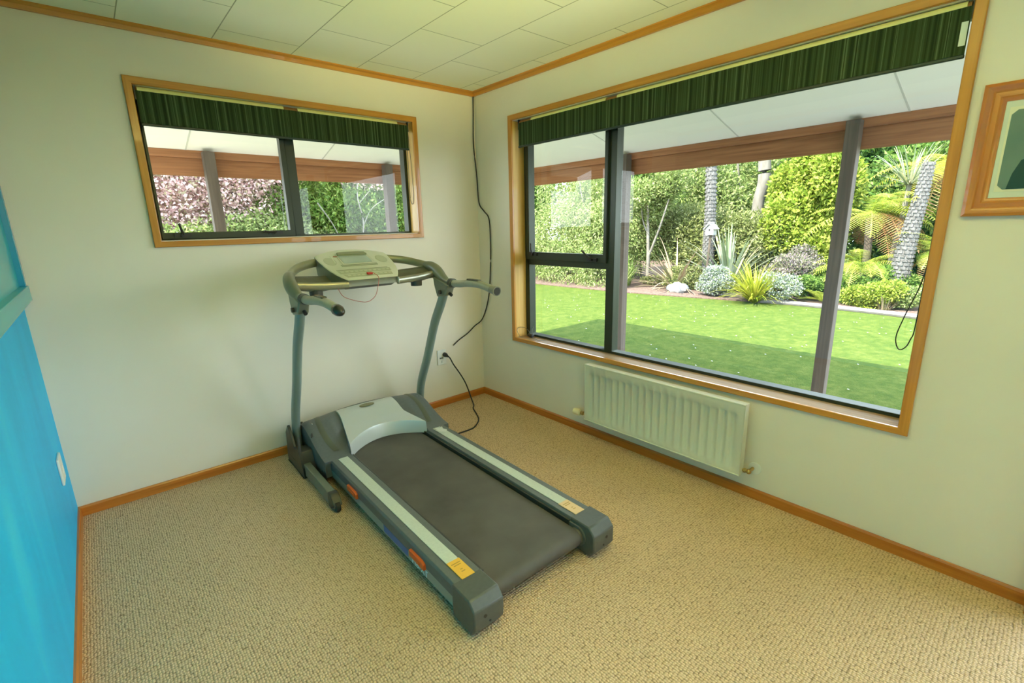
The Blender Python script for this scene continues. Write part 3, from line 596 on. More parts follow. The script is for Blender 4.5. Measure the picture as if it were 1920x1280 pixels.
for sg in (-1, 1):  # embossed olive bands over the hood pods
    def band(u, v, sg=sg):
        xx = sg*(.292+.034*u+.02*math.sin(math.pi*v)); y = .45+.32*v; return (xx, y, hz(xx, y)+.0025*math.sin(math.pi*u)+.0012)
    m_ = MB(); m_.grid(band, 4, 16); tb(m_, 'hood_band', mat('olive_grey_band', (.10, .11, .075), .4), hd, smooth=60)
    m_ = MB(); m_.ell((sg*.36, .70, hz(.36, .70)+.001), .004, .004, .003, 8, 6); tb(m_, 'screw', chrome, hd, smooth=True)
    tb(MB().cyl((sg*.404, .44, .075), (sg*.409, .44, .075), .006, 10), 'side_screw', chrome, hd, smooth=True); tb(MB().cyl((sg*.404, .40, .085), (sg*.409, .40, .085), .005, 10), 'side_screw', chrome, hd, smooth=True)
# console
CT = math.atan(.394); CW = Vector((0, math.cos(CT), math.sin(CT))); CN = Vector((0, -math.sin(CT), math.cos(CT))); CP = Vector((0, .42, 1.144))
def cs(u, w, h=0): return tuple(CP+Vector((u, 0, 0))+CW*w+CN*h)
half = [(.147, 0.0), (.168, .035), (.188, .080), (.203, .13), (.213, .19), (.219, .25), (.221, .30), (.217, .335), (.175, .365), (.12, .392), (.06, .406)]
outl = half+[(0, .411)]+[(-u, w) for u, w in half[::-1]]
con = MB()
def sc(p, k, dw=0): return (p[0]*k, .2+(p[1]-.2)*k+dw)
top_ = [cs(*sc(p, .975), 0) for p in outl]; e1 = [cs(*p, -.004) for p in outl]; e2 = [cs(*p, -.018) for p in outl]
base = [(p[0]*.985, CP.y+.002+p[1]*.90, 1.106+max(0, p[1]-.12)*.25) for p in outl]
n = len(outl)
con.add(e1+e2+base, [(k, (k+1) % n, n+(k+1) % n, n+k) for k in range(n)]+[(n+k, n+(k+1) % n, 2*n+(k+1) % n, 2*n+k) for k in range(n)]+[[2*n+k for k in range(n)]]+[list(range(n))])
cons = tb(con, 'console', hgrey, smooth=35)
m_ = MB(); m_.add(e1+top_, [(k, (k+1) % n, n+(k+1) % n, n+k) for k in range(n)]+[[n+k for k in range(n)]])
m_.v = [tuple(Vector(p)+CN*.0015) for p in m_.v]; tb(m_, 'face_panel', face_m, cons, smooth=35)
def plate(pts, h0, h1, nm, mt, par=cons, **k): return tb(MB().prism(pts, lambda p: cs(p[0], p[1], h0), lambda p: cs(p[0], p[1], h1)), nm, mt, par, **k)
frm = plate([(-.104, .190), (.104, .190), (.098, .330), (-.098, .330)], .001, .004, 'screen_surround', mat('surround_green', (.50, .52, .38), .4), bevel=.001)
plate([(-.090, .205), (.082, .205), (.082, .306), (-.090, .306)], .004, .0048, 'display_screen', mat('lcd_glass', (.30, .38, .30), .12))
plate([(-.092, .312), (.092, .312), (.085, .345), (.04, .352), (-.04, .352), (-.085, .345)], .001, .013, 'visor', mat('visor_olive', (.20, .22, .10), .4), bevel=.003)
for w_ in (.183, .168): plate([(-.118, w_), (.102, w_), (.102, w_+.007), (-.118, w_+.007)], .0012, .0035, 'book_ledge', mat('ledge_olive', (.24, .26, .14), .45), bevel=.001)
plate([(-.168, .121), (.140, .121), (.140, .126), (-.168, .126)], .0012, .0025, 'trim_line', mat('ledge_olive2', (.20, .22, .11), .45))
plate([(-.160, .078), (.145, .078), (.150, .116), (-.168, .116)], .0012, .002, 'button_strip', mat('button_strip', (.36, .39, .24), .45))
plate([(-.138, .028), (.132, .028), (.138, .070), (-.150, .070)], .0012, .002, 'button_strip', mat('button_strip_2', (.38, .41, .26), .45))
bm_ = mat('button_pale', (.50, .52, .36), .4)
for row, (w_, cnt, u0, u1) in enumerate(((.097, 11, -.145, .130), (.050, 10, -.122, .120))):
    for i in range(cnt):
        u = u0+(u1-u0)*i/(cnt-1); plate([(u-.009, w_-.006), (u+.009, w_-.006), (u+.009, w_+.006), (u-.009, w_+.006)], .002, .0036, 'button', bm_, bevel=.0008)
for sg in (-1, 1):
    el = [(sg*.158+.034*math.cos(t), .246+.052*math.sin(t)) for t in [2*math.pi*i/24 for i in range(24)]]
    plate(el, .001, .0028, 'speaker_grille', mat('speaker_green', (.44, .47, .33), .6), bevel=.001)
plate([(-.140, .215), (-.135, .215), (-.128, .318), (-.133, .318)], .0015, .004, 'trim_line', mat('pale_line', (.62, .66, .48), .4))
plate([(-.118, .306), (-.092, .302), (-.092, .309), (-.116, .314)], .001, .005, 'marker', mat('rust_mark', (.32, .12, .04), .5))
# lower dark body of the console
m_ = MB(); m_.extrude([(.44, 1.108), (.74, 1.17), (.72, 1.12), (.50, 1.085)], 'x', -.150, .150); tb(m_, 'console_underside', cons_d, cons, bevel=.01)
m_ = MB(); m_.box(.1465, .1505, .408, .425, 1.104, 1.138); tb(m_, 'joint_cap', mat('joint_white', (.5, .52, .45), .3), cons)
# rear arch joining both shoulders behind the console
ar = cr_path([(-.410, .548, 1.184), (-.385, .600, 1.195), (-.33, .665, 1.213), (-.24, .715, 1.228), (-.12, .745, 1.236), (0, .755, 1.238), (.12, .745, 1.236), (.24, .715, 1.228), (.33, .665, 1.213), (.385, .600, 1.195), (.410, .548, 1.184)], 6)
tb(MB().tube(ar, (.020, .024), 16), 'rear_arch', mat('arch_grey', (.26, .26, .15), .3, .3), smooth=True)
# safety key and red cord
red = mat('red_plastic', (.50, .035, .02), .4)
kk = plate([(-.020, .040), (.013, .040), (.013, .060), (-.020, .060)], .002, .012, 'safety_key', red, bevel=.004)
cd_ = cr_path([cs(.010, .045, .014), (.024, .412, 1.150), (.012, .395, 1.110), (-.012, .378, 1.060), (-.045, .36, 1.035), (-.085, .36, 1.022), (-.14, .38, 1.035), (-.19, .405, 1.060), (-.205, .428, 1.100), (-.208, .430, 1.128), (-.213, .448, 1.136), (-.218, .462, 1.118)], 6)
tb(MB().tube(cd_, .0017, 6), 'safety_cord', mat('red_cord', (.42, .09, .06), .6), smooth=True)

# ------------------------------------------------------------------ verandah
gz = -.2
def timber_post(xx, yy, label):
    o = MB().box(-.045, .045, -.045, .045, 0, 2.07-gz).build('verandah_post', post_m, bevel=.004); o.location = (xx, yy, gz+.03)
    tag(o, label, 'post', 'verandah posts'); return o
soff = mat('soffit_sheet', (.90, .86, .80), .7)
def sz(d): return 2.11+.28*(2.0-d)
E = 2.25
m_ = MB(); YB = -3.15; XB = -3.2
m_.add([(.15, YB, sz(.15)), (.15, .15, sz(.15)), (E, E, sz(E)), (E, YB, sz(E))], [(0, 1, 2, 3)])
m_.add([(XB, .15, sz(.15)), (.15, .15, sz(.15)), (E, E, sz(E)), (XB, E, sz(E))], [(0, 3, 2, 1)])
th_ = .06
m_.add([(.15, YB, sz(.15)+th_), (.15, .15, sz(.15)+th_), (E, E, sz(E)+th_), (E, YB, sz(E)+th_), (XB, .15, sz(.15)+th_), (XB, E, sz(E)+th_)], [(0, 3, 2, 1), (4, 1, 2, 5)])
m_.add([(E, YB, sz(E)), (E, E, sz(E)), (E, E, sz(E)+th_), (E, YB, sz(E)+th_)], [(0, 1, 2, 3)]); m_.add([(XB, E, sz(E)), (E, E, sz(E)), (E, E, sz(E)+th_), (XB, E, sz(E)+th_)], [(0, 1, 2, 3)])
so_ = m_.build('verandah_soffit', soff, merge=False); tag(so_, kind='structure')
jn = mat('soffit_joint', (.60, .58, .53), .7)
m_ = MB()
for yy in (-2.296, -1.137, .04): m_.obox((1.1, yy, sz(1.1)-.001), (.9, 0, -.9*.28), (0, .006, 0), (0, 0, .002))
for xx in (-2.4, -1.62, -.45, .7): m_.obox((xx, 1.1, sz(1.1)-.001), (.006, 0, 0), (0, .9, -.9*.28), (0, 0, .002))
tag(m_.build('soffit_battens', jn), kind='structure')
tag(MB().box(WX-3, .15, -9, .15, 2.7, 2.76).build('house_roof', soff), kind='structure')
m_ = MB(); m_.box(2.02, 2.07, YB, 2.07, 1.905, 2.05); m_.box(1.985, 2.045, YB, 2.045, 2.05, 2.113)
tag(m_.build('verandah_beam', timber['y'], bevel=.002), 'stained timber beam under the verandah soffit outside the large window', 'beam')
m_ = MB(); m_.box(XB, 2.02, 2.02, 2.07, 1.905, 2.05); m_.box(XB, 1.985, 1.985, 2.045, 2.05, 2.113)
tag(m_.build('verandah_beam', timber['x'], bevel=.002), 'stained timber beam outside the small window above the treadmill', 'beam')
timber_post(1.945, -1.995, 'timber verandah post dividing the garden view near the right side of the large window')
timber_post(1.945, .0, 'timber verandah post just right of the large window mullion')
timber_post(1.945, 1.945, 'timber verandah corner post between the two windows')
timber_post(-1.465, 1.945, 'timber verandah post seen in the left pane of the small window')
timber_post(.245, 1.945, 'timber verandah post seen at the right end of the small window')

# ------------------------------------------------------------------ garden
lawn_m = mat('lawn_grass', (.1, .2, .02), .9, spec=.1)
n_ = nd(lawn_m, 'ShaderNodeTexNoise'); n_.inputs['Scale'].default_value = 7; n_.inputs['Detail'].default_value = 12; n_.inputs['Roughness'].default_value = .88; lk(lawn_m, coords(lawn_m), n_.inputs['Vector'])
lk(lawn_m, ramp(lawn_m, n_.outputs['Fac'], [(.36, (.036, .072, .009)), (.5, (.072, .105, .015)), (.62, (.125, .142, .030))]), P(lawn_m).inputs['Base Color'])
n2 = nd(lawn_m, 'ShaderNodeTexNoise'); n2.inputs['Scale'].default_value = 70; n2.inputs['Detail'].default_value = 6; lk(lawn_m, coords(lawn_m), n2.inputs['Vector']); add_bump(lawn_m, n2.outputs['Fac'], 1, .03)
tag(MB().box(-14, 34, -24, 34, gz-.2, gz).build('lawn', lawn_m), kind='structure')
tag(MB().box(.15, 2.3, -12, 2.3, gz, gz+.03).box(-8, .15, .15, 2.3, gz, gz+.03).build('bounce_patio', noisy('bounce_paving', (.24, .23, .21), (.30, .29, .27), 4, .9)), kind='structure')  # unseen pale slab added to bounce light up onto the soffit
mulch = noisy('bark_mulch', (.06, .03, .02), (.15, .10, .075), 25, .95, bump=.6, detail=8)
edge_pts = [(6.9, 8), (6.95, 5.0), (7.1, 3.1), (7.45, 1.2), (7.65, .3), (7.62, -.9), (7.5, -1.8), (7.3, -3.0), (7.4, -5)]
ep = cr_path([(a, c, gz) for a, c in edge_pts], 6)
m_ = MB(); top_ = [(p.x, p.y, gz+.02) for p in ep]; far = [(15, p.y, gz+.12) for p in ep]; n = len(ep)
m_.add(top_+far+[(p.x, p.y, gz-.02) for p in ep], [(i, i+1, n+i+1, n+i) for i in range(n-1)]+[(2*n+i, 2*n+i+1, i+1, i) for i in range(n-1)]); tag(m_.build('garden_bed', mulch), kind='structure')
kp = [p for p in ep if p.y < .9]
tag(MB().tube([(p.x-.03, p.y, gz+.035) for p in kp], (.05, .045), 8).build('concrete_edging', noisy('pale_concrete', (.14, .13, .12), (.20, .18, .165), 12, .9)), 'pale concrete kerb edging the garden bed along the lawn', 'edging')

GK = .68
def leaf_mat(name, cols, trans=.35, rough=.6):
    cols = [tuple(GK*a for a in q) for q in cols]
    m = bpy.data.materials.new(name); m.use_nodes = True; p = P(m); p.inputs['Roughness'].default_value = rough; p.inputs['Specular IOR Level'].default_value = .25
    ge = nd(m, 'ShaderNodeNewGeometry'); k = len(cols)
    c = ramp(m, ge.outputs['Random Per Island'], [(i/max(1, k-1), q) for i, q in enumerate(cols)])
    lk(m, c, p.inputs['Base Color']); t = nd(m, 'ShaderNodeBsdfTranslucent'); lk(m, c, t.inputs['Color'])
    mxs = nd(m, 'ShaderNodeMixShader'); mxs.inputs[0].default_value = trans; out = m.node_tree.nodes['Material Output']
    lk(m, p.outputs[0], mxs.inputs[1]); lk(m, t.outputs[0], mxs.inputs[2]); lk(m, mxs.outputs[0], out.inputs[0]); return m
rng = np.random.default_rng(5)
def unit(a): return a/np.maximum(1e-9, np.linalg.norm(a, axis=1, keepdims=True))
def leaf_verts(C, D, L_, Wd, fold=.25):
    "C centres, D directions, L length, Wd width arrays -> verts, quads"
    N = len(C); r = unit(rng.normal(size=(N, 3))); s_ = unit(np.cross(D, r)); n_ = np.cross(s_, D)
    L_ = np.broadcast_to(np.asarray(L_, float), (N,))[:, None]; Wd = np.broadcast_to(np.asarray(Wd, float), (N,))[:, None]
    v = np.stack([C, C+D*L_*.45+s_*Wd*.5+n_*Wd*fold, C+D*L_-n_*Wd*fold, C+D*L_*.45-s_*Wd*.5+n_*Wd*fold], 1).reshape(-1, 3)
    return v
def mesh_quads(name, v, m, parent=None, loc=(0, 0, 0)):
    me = bpy.data.meshes.new(name); N = len(v)//4
    me.vertices.add(len(v)); me.vertices.foreach_set('co', (v-np.array(loc)).astype(np.float32).ravel())
    me.loops.add(N*4); me.loops.foreach_set('vertex_index', np.arange(N*4, dtype=np.int32))
    me.polygons.add(N); me.polygons.foreach_set('loop_start', np.arange(0, N*4, 4, dtype=np.int32)); me.update(calc_edges=True)
    me.materials.append(m); o = bpy.data.objects.new(name, me); COL.objects.link(o)
    if parent: o.parent = parent
    else: o.location = loc
    return o
def blobs_pts(blobs, N, shell=.35):
    w = np.array([b_[3]*b_[4]+b_[4]*b_[5]+b_[3]*b_[5] for b_ in blobs]); idx = rng.choice(len(blobs), N, p=w/w.sum()); B = np.array(blobs)[idx]
    d = unit(rng.normal(size=(N, 3))); r = (1-shell*rng.random(N)**1.5)[:, None]
    bump = 1+.10*np.sin(7*d[:, :1]+3*B[:, :1])*np.cos(6*d[:, 1:2]+2*B[:, 1:2])
    return B[:, :3]+d*r*B[:, 3:6]*bump, d
def clump(cx, cy, cz, rx, ry, rz, n, sub=.45):
    out = []
    for _ in range(n):
        d = unit(rng.normal(size=(1, 3)))[0]*rng.random()**.4*.8
        k = sub*(.7+.6*rng.random()); out.append((cx+d[0]*rx, cy+d[1]*ry, cz+d[2]*rz, rx*k, ry*k, rz*k))
    return out
bark = noisy('pale_bark', (.11, .095, .075), (.19, .175, .15), 9, .9, bump=.4, stretch=(1, 1, .3))
bark_d = noisy('brown_bark', (.05, .036, .025), (.10, .075, .055), 12, .9, bump=.4, stretch=(1, 1, .3))
def bush(name, label, cat, blobs, N, lsize, m, loc, lw=.45, droop=0., group=None, branches=None, bm_=bark, shell=.4, upb=.2):
    N = int(N*1.7); lsize = lsize*.72
    C, d = blobs_pts(blobs, N, shell); C[:, 2] = np.maximum(C[:, 2], gz+.01)
    D = unit(d*.6+rng.normal(size=(N, 3))*.7+np.array([0, 0, upb-droop]))
    s = lsize*(.6+.8*rng.random(N)); v = leaf_verts(C, D, s, s*lw)
    root = empty(name, loc, 0, label, cat, group)
    o = mesh_quads('foliage', v-np.array(loc), m, root)
    if branches:
        mb = MB()
        for path, r0, r1 in branches:
            pth = cr_path(path, 5); mb.tube([p-Vector(loc) for p in pth], [r0+(r1-r0)*i/(len(pth)-1) for i in range(len(pth))], 9)
        mb.build('trunk', bm_, root, smooth=True)
    return root
def wand(a, b_, k=3, j=.1):
    a = Vector(a); b_ = Vector(b_); P_ = [a+(b_-a)*i/k+Vector((random.uniform(-j, j), random.uniform(-j, j), random.uniform(-j, j)))*(0 if i in (0, k) else 1) for i in range(k+1)]; return P_

G = {}
G['deep'] = leaf_mat('leaf_deep_green', [(.05, .13, .02), (.11, .22, .03), (.20, .32, .06)])
G['mid'] = leaf_mat('leaf_mid_green', [(.09, .20, .03), (.19, .32, .05), (.32, .42, .11)])
G['olive'] = leaf_mat('leaf_olive', [(.16, .20, .05), (.30, .34, .10), (.46, .47, .22)])
G['lime'] = leaf_mat('leaf_lime', [(.22, .34, .03), (.40, .50, .06), (.56, .60, .13)])
G['pale'] = leaf_mat('leaf_pale_green', [(.20, .30, .07), (.35, .44, .13), (.52, .56, .26)])
G['pink'] = leaf_mat('blossom_pink', [(.70, .42, .40), (.95, .62, .60), (1.2, .92, .90), (.50, .50, .20)], .25)
G['mauve'] = leaf_mat('leaf_mauve', [(.15, .18, .08), (.28, .28, .16), (.46, .34, .40), (.30, .32, .16)])
G['fern'] = leaf_mat('fern_frond', [(.32, .46, .05), (.56, .66, .09), (.74, .74, .16)], .45)
G['dry'] = leaf_mat('dry_frond', [(.30, .13, .05), (.46, .24, .11), (.40, .32, .10)], .3)
G['yfern'] = leaf_mat('yellow_frond', [(.52, .50, .04), (.70, .64, .10)], .45)
G['flax'] = leaf_mat('flax_blade', [(.16, .22, .10), (.36, .42, .26), (.60, .62, .46), (.62, .50, .28)], .2, .35)
G['straw'] = leaf_mat('dry_flax', [(.36, .25, .15), (.52, .40, .28), (.26, .28, .12)], .2)
G['strap'] = leaf_mat('strap_leaf', [(.22, .32, .02), (.48, .50, .04), (.66, .60, .08)], .3, .4)
G['white'] = leaf_mat('white_petals', [(.42, .44, .48), (.22, .30, .10), (.60, .62, .66), (.30, .40, .14)], .2)
SIZE = 1.0
dv_ = np.stack([rng.uniform(2.6, 7.2, 130), rng.uniform(-3, 4.5, 130), np.full(130, gz+.012)], 1)
dq = (dv_[:, None, :]+np.array([[-.008, -.008, 0], [.008, -.008, 0], [.008, .008, .004], [-.008, .008, .004]])[None]).reshape(-1, 3)
tag(mesh_quads('lawn_daisies', dq, mat('daisy_white', (.4, .4, .38), .7), None, (4, 0, gz)), 'scatter of tiny white daisies in the lawn', 'daisies', kind='stuff')
# distant evergreen belt
far_spots = [(15.5, -2.6), (15.5, 0.9), (16.5, 4.0), (16, 7.5), (15.5, 11.0), (14, 14.5), (10.5, 15.5)]
for i, (xx, yy) in enumerate(far_spots):
    bl = clump(xx, yy, 2.2, 2.2, 2.4, 3.0, 9, .5)
    side = ['far tall evergreen at the right end of the belt behind the tree ferns', 'far evergreen behind the yellow-green shrub', 'far evergreen behind the pale leaning trunk', 'far evergreen behind the tall scaly trunk', 'far evergreen behind the twin-stemmed tree', 'far evergreen behind the drooping hedge', 'far evergreen beyond the left edge of the large window'][i]
    bush('evergreen_tree', side, 'tree', bl, 11000, .24, G['deep'] if i % 2 else G['mid'], (xx, yy, gz), group='evergreen trees at the back of the garden', branches=[(wand((xx, yy, gz), (xx, yy, 3.0)), .12, .06)], bm_=bark_d, shell=.5)
# drooping hedge in the left panes
bl = clump(9.4, 6.6, 1.5, 1.3, 2.4, 2.1, 16, .42)+[(7.75, 4.9, .25, .65, .8, .75), (7.7, 6.0, .3, .7, 1.0, .8), (7.8, 7.3, .35, .7, 1.0, .8), (8.3, 5.2, 1.2, .7, 1.0, .9), (8.3, 6.8, 1.3, .7, 1.2, .9), (8.6, 8.5, .8, .8, 1.0, 1.2)]
bush('drooping_shrub', 'tall feathery yellow-green hedge filling the left panes of the large window', 'shrub', bl, 40000, .12, G['pale'], (9.2, 6.6, gz), .30, .7, branches=[(wand((9, 5.6, gz), (8.7, 5.1, 3.3), 4, .25), .03, .012), (wand((9, 6.6, gz), (8.6, 6.3, 3.2), 4, .25), .025, .01)], shell=.5, upb=0)
bl = clump(9.6, 5.0, 3.0, 1.0, 1.3, 1.1, 7, .5); bush('broadleaf_tree', 'green broadleaf tree rising above the feathery hedge', 'tree', bl, 8000, .13, G['mid'], (9.8, 5.0, gz), branches=[(wand((9.8, 5, gz), (9.4, 4.9, 3.3), 4, .2), .05, .02)], shell=.6)
# twin-stemmed pale tree right of the mullion
bl = clump(8.9, 3.9, 2.2, .8, .9, .8, 9, .42)
bush('twin_stem_tree', 'small tree with two pale forking stems just right of the mullion post', 'tree', bl, 6500, .10, G['pale'], (8.7, 4.06, gz), branches=[([(8.7, 4.06, gz), (8.7, 4.07, .5), (8.72, 4.12, 1.1), (8.75, 4.17, 1.9), (8.8, 4.2, 2.6)], .055, .025), ([(8.7, 4.06, .55), (8.72, 3.93, .9), (8.75, 3.76, 1.4), (8.8, 3.6, 2.0)], .035, .018), ([(8.7, 4.1, 1.1), (8.72, 4.3, 1.5), (8.8, 4.45, 2.2)], .022, .01)], shell=.7)
bush('undergrowth_shrub', 'olive undergrowth between the twin-stemmed tree and the tall scaly trunk', 'shrub', clump(9.9, 3.3, .8, .9, 2.2, 1.2, 18, .42), 22000, .12, G['olive'], (10.3, 3.7, gz), .35, shell=.6)
bush('undergrowth_shrub', 'light green trees between the tall scaly trunk and the pale leaning trunk', 'shrub', clump(12.3, 3.6, 2.2, 1.2, 2.0, 1.9, 14, .40), 14000, .15, G['pale'], (12.3, 3.6, gz), .4, shell=.6, branches=[(wand((11.9, 4.1, gz), (11.9, 3.9, 4.0), 4, .2), .07, .04), (wand((12, 3.3, gz), (12, 3.5, 4.0), 4, .2), .05, .03)])
# tall scaly palm trunk
scaly = noisy('scaly_trunk', (.06, .055, .05), (.16, .153, .15), 22, .9, bump=.8, detail=3)
def scaly_trunk(name, label, path, r0, r1, rows, crown_=None, group=None):
    loc = path[0]; root = empty(name, loc, 0, label, 'tree', group); pth = cr_path(path, 8); L0 = Vector(loc)
    rr = [r0+(r1-r0)*i/(len(pth)-1) for i in range(len(pth))]
    MB().tube([p-L0 for p in pth], rr, 14).build('trunk', scaly, root, smooth=True)
    mb = MB()
    for k in range(rows):
        t = (k+.5)/rows; i = min(len(pth)-2, int(t*(len(pth)-1))); fr__ = t*(len(pth)-1)-i; p = pth[i].lerp(pth[i+1], fr__)-L0; r = r0+(r1-r0)*t; ax_ = (pth[i+1]-pth[i]).normalized()
        s1 = ax_.cross(Vector((0, 1, 0))).normalized(); s2 = ax_.cross(s1)
        for j in range(9):
            q = 2*math.pi*(j+.5*(k % 2))/9; dr = s1*math.cos(q)+s2*math.sin(q); tg_ = ax_.cross(dr)
            mb.obox(p+dr*(r+.004), tg_*r*.26, ax_*.022, dr*.012)
    mb.build('bark_scales', scaly, root)
    return root
scaly_trunk('palm_tree', 'tall straight grey scaly trunk behind the white bird box', [(9.0, 2.50, gz), (9.0, 2.58, .6), (9.0, 2.60, 1.6), (9.0, 2.69, 3.2)], .125, .115, 52)
# pale leaning gum trunk
root = empty('gum_tree', (11, 2.35, gz), 0, 'pale smooth trunk leaning right behind the flax clump', 'tree')
pth = cr_path([(0, 0, 0), (0, .02, .9), (0, -.02, 1.5), (0, -.03, 2.1), (0, -.12, 2.6), (0, -.07, 3.3), (0, -.1, 4.2)], 8)
MB().tube(pth, [.17+.012*math.sin(i*.22)-.04*i/len(pth) for i in range(len(pth))], 14).build('trunk', bark, root, smooth=True)
# yellow-green rounded shrub
bl = clump(10.1, .75, 1.6, .95, 1.1, 1.9, 30, .26)
bush('rounded_shrub', 'large bright yellow-green leafy shrub left of the right-hand post', 'shrub', bl, 26000, .12, G['lime'], (10.1, .7, gz), .6, shell=.6, branches=[(wand((10.1, .7, gz), (10.1, .7, 2), 3, .1), .05, .03)])
bush('evergreen_shrub', 'mid-green shrub between the gum trunk and the yellow-green shrub', 'shrub', clump(11.3, 1.5, 2.4, .8, .9, 1.2, 10, .42), 8000, .13, G['mid'], (11.3, 1.5, gz), shell=.6)
# mauve flowering shrub, low shrubs
bush('flowering_shrub', 'low mauve-flowered shrub under the yellow-green shrub', 'shrub', clump(8.7, .55, .45, .45, .62, .45, 9, .45), 7000, .075, G['mauve'], (8.7, .55, gz), .45, shell=.6)
bush('low_shrub', 'small green mound beside the strappy clump at the kerb', 'shrub', clump(8.15, .05, .05, .25, .38, .25, 6, .5), 2600, .06, G['mid'], (8.15, .05, gz), .5)
bush('low_shrub', 'low chartreuse mound right of the right-hand post', 'shrub', clump(8.1, -1.05, .12, .3, .42, .32, 7, .5), 4200, .065, G['lime'], (8.1, -1.05, gz), .5)
bush('low_shrub', 'low grey-green plant at the foot of the leaning scaly trunk', 'shrub', clump(8.3, -1.5, .02, .3, .35, .25, 6, .5), 2600, .07, G['pale'], (8.3, -1.5, gz), .4)
bush('low_shrub', 'loose olive plants around the white boulder and bird box post', 'shrub', clump(8.6, 2.6, .0, .45, 1.5, .32, 14, .40), 9000, .08, G['olive'], (8.6, 2.6, gz), .4)
bush('low_shrub', 'green leafy plants along the kerb behind the right-hand post', 'shrub', clump(8.6, -.7, .1, .4, 1.2, .4, 12, .42), 8000, .09, G['mid'], (8.6, -.7, gz), .4)
# white daisies
for (cx, cy, n, lab) in ((7.65, 1.80, 2600, 'mound of small white flowers left of the strappy clump'), (7.8, .42, 1500, 'mound of small white flowers right of the strappy clump')):
    bush('white_flower_mound', lab, 'flowers', clump(cx, cy, .06, .28, .50 if n > 2000 else .40, .32, 9, .5), n*2, .045, G['white'], (cx, cy, gz), .8, group='white flower mounds at the lawn edge')
# blade clumps
def blades(name, label, cat, loc, N, L0, L1, w, m, spread=.9, seg=5, droop=.5, lie=0., bias=(0, 0)):
    loc = np.array(loc, float); V = []
    for _ in range(N):
        a = rng.random()*2*math.pi; tilt = spread*(.15+.85*rng.random()); h = np.array([math.cos(a)+bias[0], math.sin(a)+bias[1], 0]); L_ = L0+(L1-L0)*rng.random()
        d = np.array([h[0]*math.sin(tilt), h[1]*math.sin(tilt), math.cos(tilt)*(1-lie)+.05]); d /= np.linalg.norm(d); p = np.array([h[0], h[1], 0])*.06*rng.random(); s_ = np.cross(d, [0, 0, 1.]); s_ /= max(1e-6, np.linalg.norm(s_))
        pts_ = [p.copy()]
        for k in range(seg):
            p = p+d*L_/seg; pts_.append(p.copy()); d = d+np.array([0, 0, -droop*(k+1)/seg*.45*rng.uniform(.4, 1.3)]); d /= np.linalg.norm(d)
        for k in range(seg):
            w0 = w*(1-(k/seg)**2)*.5; w1_ = w*(1-((k+1)/seg)**2)*.5
            V += [pts_[k]-s_*w0, pts_[k]+s_*w0, pts_[k+1]+s_*max(w1_, .001), pts_[k+1]-s_*max(w1_, .001)]
    v = np.array(V); v[:, 2] = np.maximum(v[:, 2], .0); root = empty(name, tuple(loc), 0, label, cat)
    # weld blade segments so that each blade is one island
    me = bpy.data.meshes.new('blades'); me.from_pydata([tuple(p) for p in v], [], [(4*i, 4*i+1, 4*i+2, 4*i+3) for i in range(len(v)//4)])
    b_ = bmesh.new(); b_.from_mesh(me); bmesh.ops.remove_doubles(b_, verts=b_.verts, dist=1e-5); b_.to_mesh(me); b_.free()
    me.materials.append(m); o = bpy.data.objects.new('blades', me); COL.objects.link(o); o.parent = root; return root
blades('flax_plant', 'grey-green flax clump with long arching blades behind the bird box', 'plant', (8.8, 1.95, gz), 80, 1.2, 1.95, .085, G['flax'], 1.0, 7, .75)
blades('flax_plant', 'sprawling half-dead flax clump left of the tall scaly trunk', 'plant', (8.5, 3.1, gz), 90, .8, 1.8, .055, G['straw'], 1.45, 7, .45, lie=.55)
blades('grass_plant', 'upright green grassy tuft at the foot of the twin-stemmed tree', 'plant', (8.0, 4.2, gz), 60, .5, .9, .03, G['mid'], .5, 5, .4)
blades('grass_plant', 'long green grass at the foot of the hedge beside the mullion post', 'plant', (7.6, 4.1, gz), 120, .4, .85, .022, G['pale'], .9, 5, .6)
blades('strap_leaf_plant', 'low yellow-striped strap-leaf clump at the lawn edge in the middle of the bed', 'plant', (7.5, .80, gz), 300, .55, 1.0, .032, G['strap'], 1.2, 6, .9)
blades('grass_plant', 'thin dry grass tuft in front of the chartreuse mound', 'plant', (7.85, -1.25, gz), 50, .2, .4, .012, G['straw'], 1.0, 4, .5)
# ferns
def fronds(name, label, loc, base, N, L0, L1, m, tilt=(.7, 1.2), droop=.9, wd=.26, stem=None, m2=None, az=None):
    root = empty(name, loc, 0, label, 'fern'); base = np.array(base, float)-np.array(loc, float)
    for kind, mm in ((0, m), (1, m2)):
        if mm is None: continue
        V = []; cnt = N if kind == 0 else max(3, N//2)
        for _ in range(cnt):
            a = rng.random()*2*math.pi if az is None else az[0]+(az[1]-az[0])*rng.random(); L_ = L0+(L1-L0)*rng.random(); ti = tilt[0]+(tilt[1]-tilt[0])*rng.random()+(.5 if kind else 0)
            d = np.array([math.cos(a)*math.sin(ti), math.sin(a)*math.sin(ti), math.cos(ti)]); p = base.copy(); seg = 26
            for k in range(seg):
                p2 = p+d*L_/seg; s_ = np.cross(d, [0, 0, 1.]); s_ /= max(1e-6, np.linalg.norm(s_)); t = (k+.5)/seg; hw = wd*math.sin(math.pi*min(1, t*.92+.08))**.7
                V += [p-s_*.006, p+s_*.006, p2+s_*.006, p2-s_*.006]
                for sg in (-1, 1):
                    e = p+s_*sg*hw+d*hw*.45+np.array([0, 0, -hw*.25]); V += [p, p+d*L_/seg*.42, e, e-d*.004]
                p = p2; d = d+np.array([0, 0, -droop*1.6/seg*(1.2 if kind else 1)]); d /= np.linalg.norm(d)
        mesh_quads('fronds' if kind == 0 else 'dry_fronds', np.array(V), mm, root)
    if False: pass
    if stem:
        pth = cr_path(stem[0], 5); MB().tube([p-Vector(loc) for p in pth], [stem[1]]*len(pth), 8).build('trunk', bark_d, root, smooth=True)
    return root
